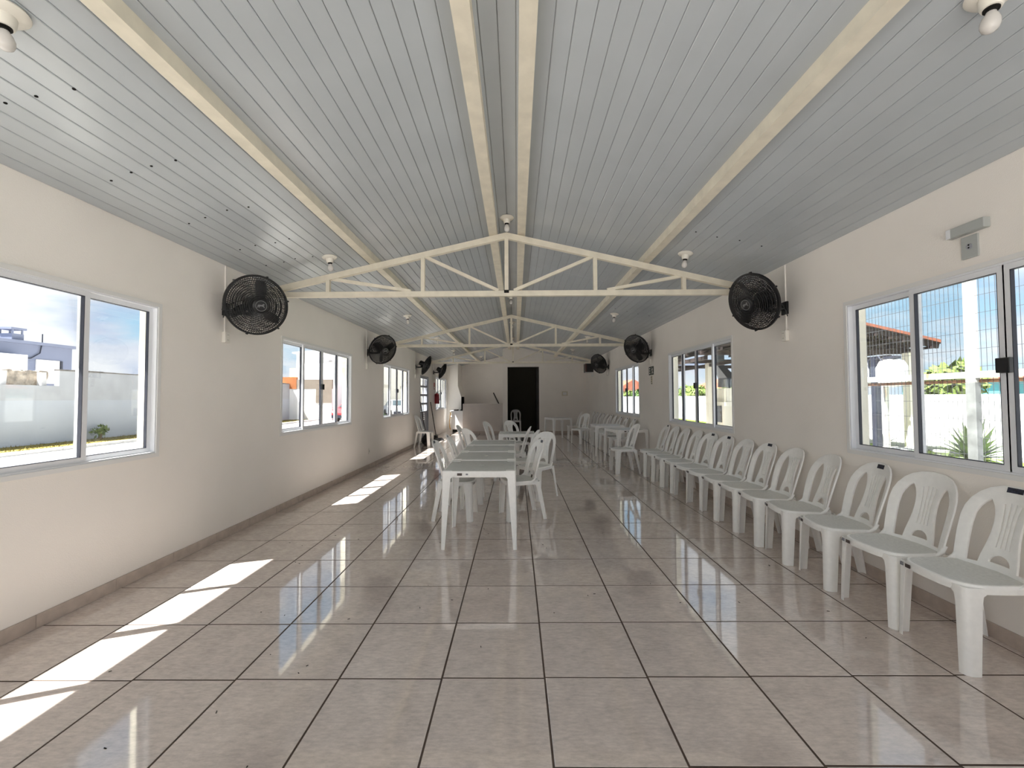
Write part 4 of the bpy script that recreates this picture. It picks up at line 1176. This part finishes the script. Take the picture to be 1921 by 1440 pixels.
MB().box(0, 0.10, 22.27, 22.36, 2.4, 3.62).build('window_edge', M['dark_steel'], t)
MB().box(0, 0.6, 17.0, 20.3, 2.0, 3.75).build('white_annexe', M['out_wall'], t)
MB().tube([(0.03, 20.3, 3.6), (0.05, 20.9, 3.65), (0.05, 21.3, 3.95), (0.04, 21.4, 4.5), (0.04, 21.4, 4.95)], 0.025, 6).build('cable', M['dark_steel'], t)
# end wall with orange and raw blocks, white house behind
we = empty_struct('wall_outer_end', 'boundary wall with orange and raw block patches beyond the second left window')
Y = 30.0
MB().box(-16.45, -13.2, Y, Y + 0.2, ZG, 2.05).build('white_base', M['out_wall'], we)
MB().box(-17.2, -15.75, Y - 0.02, Y + 0.18, 2.05, 2.90).build('orange_patch', M['orange'], we)
MB().box(-15.75, -13.2, Y - 0.01, Y + 0.19, 2.05, 2.72).build('raw_patch', M['raw_block'], we)
MB().box(-14.35, -13.2, Y - 0.03, Y - 0.001, 1.05, 2.06).build('raw_patch', M['raw_block'], we)
t = thing('white_house', 'tall white house behind the orange patched wall', 'house', (-16.1, 30.6, ZG))
MB().box(0, 3.0, 0, 8, 0, 4.85).build('wall', M['out_wall'], t)
MB().prism([(-0.25, 4.85), (3.1, 4.85), (3.1, 5.25), (-0.25, 4.95)], -0.15, 8, 'y').build('roof', M['kerb'], t)
for z in (3.5, 3.85, 4.15): MB().box(2.35 + (z - 3.5) * 0.1, 2.62, -0.02, 0.0, z, z + 0.18).build('air_vent', M['kerb'], t)
t = thing('yellow_house', 'small yellow block house far off beside the white house', 'house', (-20.6, 38, ZG))
MB().box(0, 1.5, 0, 3, 0, 4.3).build('wall', M['yellow_house'], t)
MB().box(-2.2, 1.6, -0.1, 3.1, 3.0, 3.2).build('ledge', M['kerb'], t)
t = thing('cream_building', 'long pale cream building beyond the third left window', 'building', (-13.0, 39, ZG))
MB().box(-6, 0, 0, 40, 0, 7).build('wall', M['wall_out'], t)
for k in range(6): MB().box(0, 0.06, 2 + k * 6, 4.2 + k * 6, 2.6, 2.9).build('lintel', M['beige_plate'], t)
def car(x, y, rz, mt, label):
    t = thing('car', label, 'car', (x, y, ZG), rz)
    prof = [(-1.95, 0.30), (-1.98, 0.62), (-1.85, 0.86), (-1.15, 0.92), (-0.95, 0.93), (0.95, 0.95), (1.80, 0.90), (1.97, 0.70), (1.98, 0.30)]
    MB().prism([(p, q) for p, q in prof], -0.82, 0.82, 'x').build('body', M[mt], t, 30)
    cab = MB(); vs = []
    for yy, z, hw in ((-1.15, 0.92, 0.78), (1.55, 0.93, 0.78), (1.10, 1.38, 0.62), (-0.40, 1.42, 0.62)): vs += [(-hw, yy, z), (hw, yy, z)]
    cab.add(vs, [(0, 1, 3, 2), (4, 5, 7, 6), (0, 6, 7, 1), (2, 3, 5, 4), (0, 2, 4, 6), (1, 7, 5, 3)]); cab.build('cabin', M[mt], t)
    gl_ = MB()
    gl_.add([(-0.70, -1.09, 0.975), (0.70, -1.09, 0.975), (0.58, -0.47, 1.37), (-0.58, -0.47, 1.37)], [(0, 1, 2, 3)])
    gl_.build('windscreen', M['car_glass'], t).location = (0, -0.02, 0.015)
    gl_ = MB(); gl_.add([(-0.70, 1.50, 0.98), (0.70, 1.50, 0.98), (0.58, 1.14, 1.34), (-0.58, 1.14, 1.34)], [(0, 1, 2, 3)]); gl_.build('rear_window', M['car_glass'], t).location = (0, 0.02, 0.015)
    for sgn in (-1, 1):
        gl_ = MB(); gl_.add([(sgn * 0.785, -0.90, 0.97), (sgn * 0.785, 1.35, 0.98), (sgn * 0.645, 1.02, 1.33), (sgn * 0.645, -0.40, 1.36)], [(0, 1, 2, 3)]); gl_.build('side_window', M['car_glass'], t).location = (sgn * 0.012, 0, 0)
        for yy in (-1.25, 1.25):
            MB().lathe([(0.31, -0.10), (0.31, 0.10), (0.19, 0.11)], 20, Matrix.Translation((sgn * 0.76, yy, 0.31)) @ Matrix.Rotation(PI / 2 * sgn, 4, 'Y')).build('wheel', M['tyre'], t, 40)
        MB().bbox(sgn * 0.62 - 0.14, sgn * 0.62 + 0.14, -2.0, -1.9, 0.62, 0.76, 0.02).build('headlight', M['sign_white'], t)
    MB().box(-0.8, 0.8, -2.02, -1.95, 0.30, 0.48).build('bumper', M['dark_steel'], t)
    return t
car(-11.1, 29.0, 0.0, 'car_red', 'red car parked before the white house, seen through the second left window')
car(-9.9, 35.2, 0.5, 'car_silver', 'silver car seen through the third left window')
bush(-9.25, 28.2, ZG, (0.45, 0.45, 0.5), 260, 0.10, 'round green shrub in front of the silver car', m='leaf')

# ------------------------------------------------------------------ outdoors, right side
struct(MB().box(XR + WT, 8.6, -40, 70, ZG - 0.2, ZG).build('path_right', M['paving']), 'pale path outside the right windows')
grass_strip('lawn', 8.6, 11.95, 3, 36, ZG, 7000, M['grass'], 0.05)
wr = empty_struct('wall_outer_right', 'bright white boundary wall outside the right windows')
MB().box(12.0, 12.2, -30, 60, ZG, 1.42).build('wall', M['out_wall'], wr)
mk = MB()
for k in range(26):
    y = random.uniform(11, 32); z = random.uniform(0.2, 1.2); mk.box(11.994, 12.0, y, y + random.uniform(0.03, 0.10), z, z + random.uniform(0.03, 0.12))
mk.build('chips', M['dark_stone'], wr)['kind'] = 'stuff'
# wire fence close to the near right window
t = thing('wire_fence', 'white painted wire mesh fence outside the near right window', 'fence', (4.62, 0, ZG))
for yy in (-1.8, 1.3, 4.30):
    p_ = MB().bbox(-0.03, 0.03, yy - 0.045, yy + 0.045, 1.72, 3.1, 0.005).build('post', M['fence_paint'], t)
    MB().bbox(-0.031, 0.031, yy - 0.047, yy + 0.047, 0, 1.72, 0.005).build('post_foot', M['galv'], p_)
MB().box(-0.025, 0.025, -1.8, 6.6, 1.765, 1.83).build('rail', M['fence_paint'], t)
MB().tube([(0.03, -1.8, 1.735), (0.03, 6.6, 1.735)], 0.018, 8).build('rusty_pipe', M['rust'], t)
MB().bbox(-0.05, 0.05, 6.55, 6.66, 0, 3.1, 0.006).build('post', M['fence_paint'], t)
mm = MB(); y = -1.7
while y < 6.5:
    o1, o2 = random.uniform(-0.004, 0.004), random.uniform(-0.004, 0.004)
    mm.tube([(0, y + o1, 0.02), (0.004, y, 1.6), (0, y + o2, 3.0)], 0.0026, 3, False); y += 0.0485
for k in range(17):
    z = 0.10 + k * 0.178; mm.tube([(0.003, -1.8, z), (0.003, 1.3, z + random.uniform(-.01, .01)), (0.003, 4.3, z), (0.003, 6.6, z + random.uniform(-.01, .01))], 0.0026, 3, False)
mm.build('wire_mesh', M['wire'], t)['kind'] = 'stuff'
# dark pole with two white drums
t = thing('drum_pole', 'dark pole carrying two white rounded drums beyond the wire fence', 'pole', (8.35, 9.85, ZG))
MB().box(-0.06, 0.06, -0.06, 0.06, 0, 2.49).build('pole', M['dark_steel'], t)
MB().box(0.08, 0.17, -0.15, -0.06, 0, 2.45).build('pale_pole', M['fence_paint'], t)
for sg in (-1, 1):
    MB().lathe([(0.05, -0.31), (0.22, -0.26), (0.28, -0.10), (0.28, 0.12), (0.21, 0.27), (0.05, 0.32)], 24, Matrix.Translation((0, sg * 0.43, 2.09))).build('drum', M['sign_white'], t, 50)
    MB().bbox(-0.09, 0.09, sg * 0.43 - 0.14, sg * 0.43 + 0.14, 2.405, 2.47, 0.01).build('drum_cap', M['dark_steel'], t)
    MB().tube([(0, 0, 2.45), (0, sg * 0.10, 2.48), (0, sg * 0.17, 2.40), (0, sg * 0.17, 2.02)], 0.026, 8).build('arm', M['dark_steel'], t, 50)
def agave(x, y, r, hgt, n, label):
    t = thing('agave', label, 'plant', (x, y, ZG), 0, 'spiky plants by the white boundary wall')
    for k in range(n):
        a = 2.399 * k; f = k / n; el = math.radians(78 - 66 * f); L = r * (0.75 + 0.35 * random.random()); w = 0.030 * r / 0.7
        mb = MB(); vs = []; ns = 7
        for i in range(ns):
            s = i / (ns - 1); rr = L * s * math.cos(el) ; zz = 0.05 + L * s * math.sin(el) * (hgt / r) - 0.35 * L * s * s * f
            ww = w * (0.55 + 1.1 * math.sin(PI * min(s * 0.9 + 0.12, 1)) ) * (1 - s ** 3)
            for g, dz in ((-1, 0.25), (0, 0), (1, 0.25)):
                vs.append((rr * math.cos(a) - g * ww * math.sin(a), rr * math.sin(a) + g * ww * math.cos(a), max(0.02, zz + dz * ww)))
        fs = []
        for i in range(ns - 1):
            for g in range(2): fs.append((i * 3 + g, i * 3 + g + 1, i * 3 + g + 4, i * 3 + g + 3))
        mb.add(vs, fs).build('leaf', M['agave'], t, 60)
    MB().lathe([(0.10, 0), (0.12, 0.10), (0.06, 0.22)], 10).build('stem', M['agave'], t, 50)
agave(10.75, 10.06, 1.1, 1.1, 54, 'big spiky agave plant by the white wall beyond the fence post')
agave(11.2, 13.05, 0.62, 0.75, 20, 'small spiky agave plant behind the dark pole')
t = thing('concrete_bench', 'pale concrete table with bench blocks on the lawn beyond the fence', 'bench', (9.0, 10.05, ZG))
MB().bbox(-0.22, 0.22, -0.35, 0.30, 0.30, 0.36, 0.015).build('slab', M['stone_bench'], t)
MB().bbox(-0.10, 0.10, -0.12, 0.12, 0.0, 0.30, 0.02).build('foot', M['stone_bench'], t)
for yy in (-0.2, 0.45): MB().lathe([(0.12, 0), (0.09, 0.12), (0.12, 0.27), (0.14, 0.29), (0.14, 0.33)], 18, Matrix.Translation((0.8, yy, 0))).build('stool', M['stone_bench'], t, 40)
# open pavilion with dark roof structure, pillar and barbecue kiosk
t = thing('pavilion', 'open pavilion with dark roof beams and cream pillars on the right', 'pavilion', (0, 0, ZG))
x0p, x1p, xr_p, yA, yB_ = 4.9, 10.5, 7.7, 10.45, 17.0
def zp(x): return 2.90 + 0.24 * (2.8 - abs(x - xr_p))
for xa, xb in ((x0p, xr_p), (xr_p, x1p)):
    MB().prism([(xa, zp(xa)), (xb, zp(xb)), (xb, zp(xb) + 0.07), (xa, zp(xa) + 0.07)], yA, yB_, 'y').build('roof_slope', M['roof_tile'], t)
    MB().prism([(xa, zp(xa) - 0.03), (xb, zp(xb) - 0.03), (xb, zp(xb) - 0.002), (xa, zp(xa) - 0.002)], yA + 0.02, yB_, 'y').build('roof_lining', M['dark_wood'], t)
    for k in range(9):
        y = yA + 0.1 + k * (yB_ - yA - 0.2) / 8
        MB().bar((xa, y, zp(xa) - 0.085), (xb, y, zp(xb) - 0.085), 0.07, 0.11).build('rafter', M['dark_wood'], t)
    for k in range(8):
        x = xa + 0.2 + k * 0.34
        MB().bar((x, yA, zp(x) - 0.17), (x, yB_, zp(x) - 0.17), 0.05, 0.06).build('batten', M['dark_wood'], t)
for y in (11.2, 14.0, 16.6):
    MB().bar((x0p, y, 2.75), (x1p, y, 2.75), 0.09, 0.12).build('tie_beam', M['dark_wood'], t)
    for x in (6.0, 9.4): MB().bar((x, y, 2.75), (x + (0.8 if x < 7 else -0.8), y, zp(x + (0.8 if x < 7 else -0.8)) - 0.1), 0.06, 0.06).build('brace', M['dark_wood'], t)
for x in (x0p + 0.15, 6.4, 9.9):
    MB().bar((x, 11.2, 2.62), (x, 16.6, 2.62), 0.08, 0.10).build('side_beam', M['dark_wood'], t)
for x, y in ((6.41, 14.0), (10.2, 11.0), (9.9, 16.6), (5.2, 16.6)):
    MB().bbox(x - 0.10, x + 0.10, y - 0.10, y + 0.10, 0, 2.70, 0.01).build('pillar', M['wall_out'], t)
t = thing('kiosk_barbecue', 'cream brick barbecue with dark steel hood under the pavilion', 'barbecue', (0, 0, ZG))
MB().bbox(6.68, 7.75, 13.6, 14.5, 0, 1.42, 0.01).build('base', M['wall_out'], t)
MB().bbox(6.80, 7.75, 13.65, 14.45, 1.42, 1.86, 0.01).build('firebox', M['wall_out'], t)
MB().box(6.66, 6.68, 13.75, 14.30, 0.75, 1.28).build('cupboard_door', M['hood_steel'], t)
hv = []
for z, a0_, a1_, b0_, b1_ in ((1.90, 6.86, 7.30, 13.7, 14.4), (2.20, 6.86, 7.16, 13.75, 14.35), (2.62, 6.62, 6.86, 13.9, 14.2), (3.5, 6.62, 6.86, 13.9, 14.2)):
    hv += [(a0_, b0_, z), (a1_, b0_, z), (a1_, b1_, z), (a0_, b1_, z)]
MB().add(hv, [(3, 2, 1, 0)] + [(i * 4 + k, i * 4 + (k + 1) % 4, i * 4 + 4 + (k + 1) % 4, i * 4 + 4 + k) for i in range(3) for k in range(4)] + [(12, 13, 14, 15)]).build('hood', M['hood_steel'], t)
MB().box(6.90, 6.95, 13.72, 13.76, 1.5, 1.95).build('hook_rod', M['black'], t)
# houses and trees beyond the wall
GB = 'trees beyond the white boundary wall'
for k, (x, y, r, hh, m, l) in enumerate(((16.2, 15.8, 0.9, 1.3, 'leaf_light', 'round feathery tree behind the dark pole and drums'), (15.6, 36, 1.7, 1.25, 'leaf_light', 'light green tree in the middle right window'), (18.8, 45, 2.0, 1.35, 'leaf', 'dark green tree farther off in the middle right window'),
        (20.6, 39.5, 1.7, 1.3, 'leaf_light', 'light tree beside the pavilion pillar'), (16, 52, 2.4, 1.4, 'leaf', 'green tree in the farthest right window'), (16.5, 60, 2.6, 1.3, 'leaf_light', 'yellow green tree in the farthest right window'), (14.4, 43, 1.5, 1.0, 'leaf', 'low tree just over the white wall far right'))):
    bush(x, y, ZG, (r, r, hh), 900, 0.16 + 0.06 * r, l, 'tree', m, 'tree', 0.4 if k else 0.6, GB)
for k, (x, y, w, l) in enumerate(((14.2, 8.6, 1.1, 'hedge piece left behind the white wall in the near right window'), (14.2, 11.6, 1.3, 'hedge piece behind the agave in the near right window'), (14.2, 14.6, 1.1, 'hedge piece behind the dark pole in the near right window'))):
    bush(x, y, ZG, (0.7, w, 0.95), 700, 0.12, l, 'hedge', 'leaf_light' if k == 1 else 'leaf', 'hedge', 0.15, 'hedge pieces beyond the white wall')
def far_house(x, y, w, d, hw_, hr, mw, mr, label):
    t = thing('far_house', label, 'house', (x, y, ZG))
    MB().box(0, w, 0, d, 0, hw_).build('wall', M[mw], t)
    MB().prism([(-0.2, hw_), (w + 0.2, hw_), (w / 2, hw_ + hr)], -0.2, d + 0.2, 'y').build('roof', M[mr], t)
    MB().box(-0.03, 0, d * 0.3, d * 0.3 + 0.9, hw_ * 0.4, hw_ * 0.4 + 0.9).build('window', M['car_glass'], t)
far_house(20, 17.0, 5, 5, 2.15, 0.5, 'teal', 'roof_tile', 'teal house beyond the white wall in the near right window')
far_house(21, 12.2, 5, 4, 2.2, 0.5, 'pink', 'roof_tile', 'salmon house beyond the white wall right of the fence post')
far_house(24, 50, 6, 8, 2.6, 1.3, 'out_wall', 'roof_tile', 'white house with orange roof in the farthest right window')
far_house(17, 70, 5, 8, 2.9, 1.6, 'pink', 'roof_tile', 'salmon house with orange roof far off in the farthest right window')
far_house(32, 62, 6, 6, 2.4, 1.0, 'pink', 'roof_tile', 'low salmon house with orange roof in the middle right window')
# wide ground so the bounce light is right all round
struct(MB().box(-60, 60, -60, -40, ZG - 0.4, ZG - 0.02).build('ground_south', M['paving']))
struct(MB().box(-90, -16.45, -60, 110, ZG - 0.4, ZG - 0.05).build('ground_left', M['kerb']))
struct(MB().box(12.0, 90, -60, 110, ZG - 0.4, ZG - 0.05).build('ground_right', M['kerb']))
struct(MB().box(XL - WT, XR + WT, -40, YF - WT, ZG - 0.2, ZG).build('forecourt', M['paving']), 'pale forecourt outside the open end')
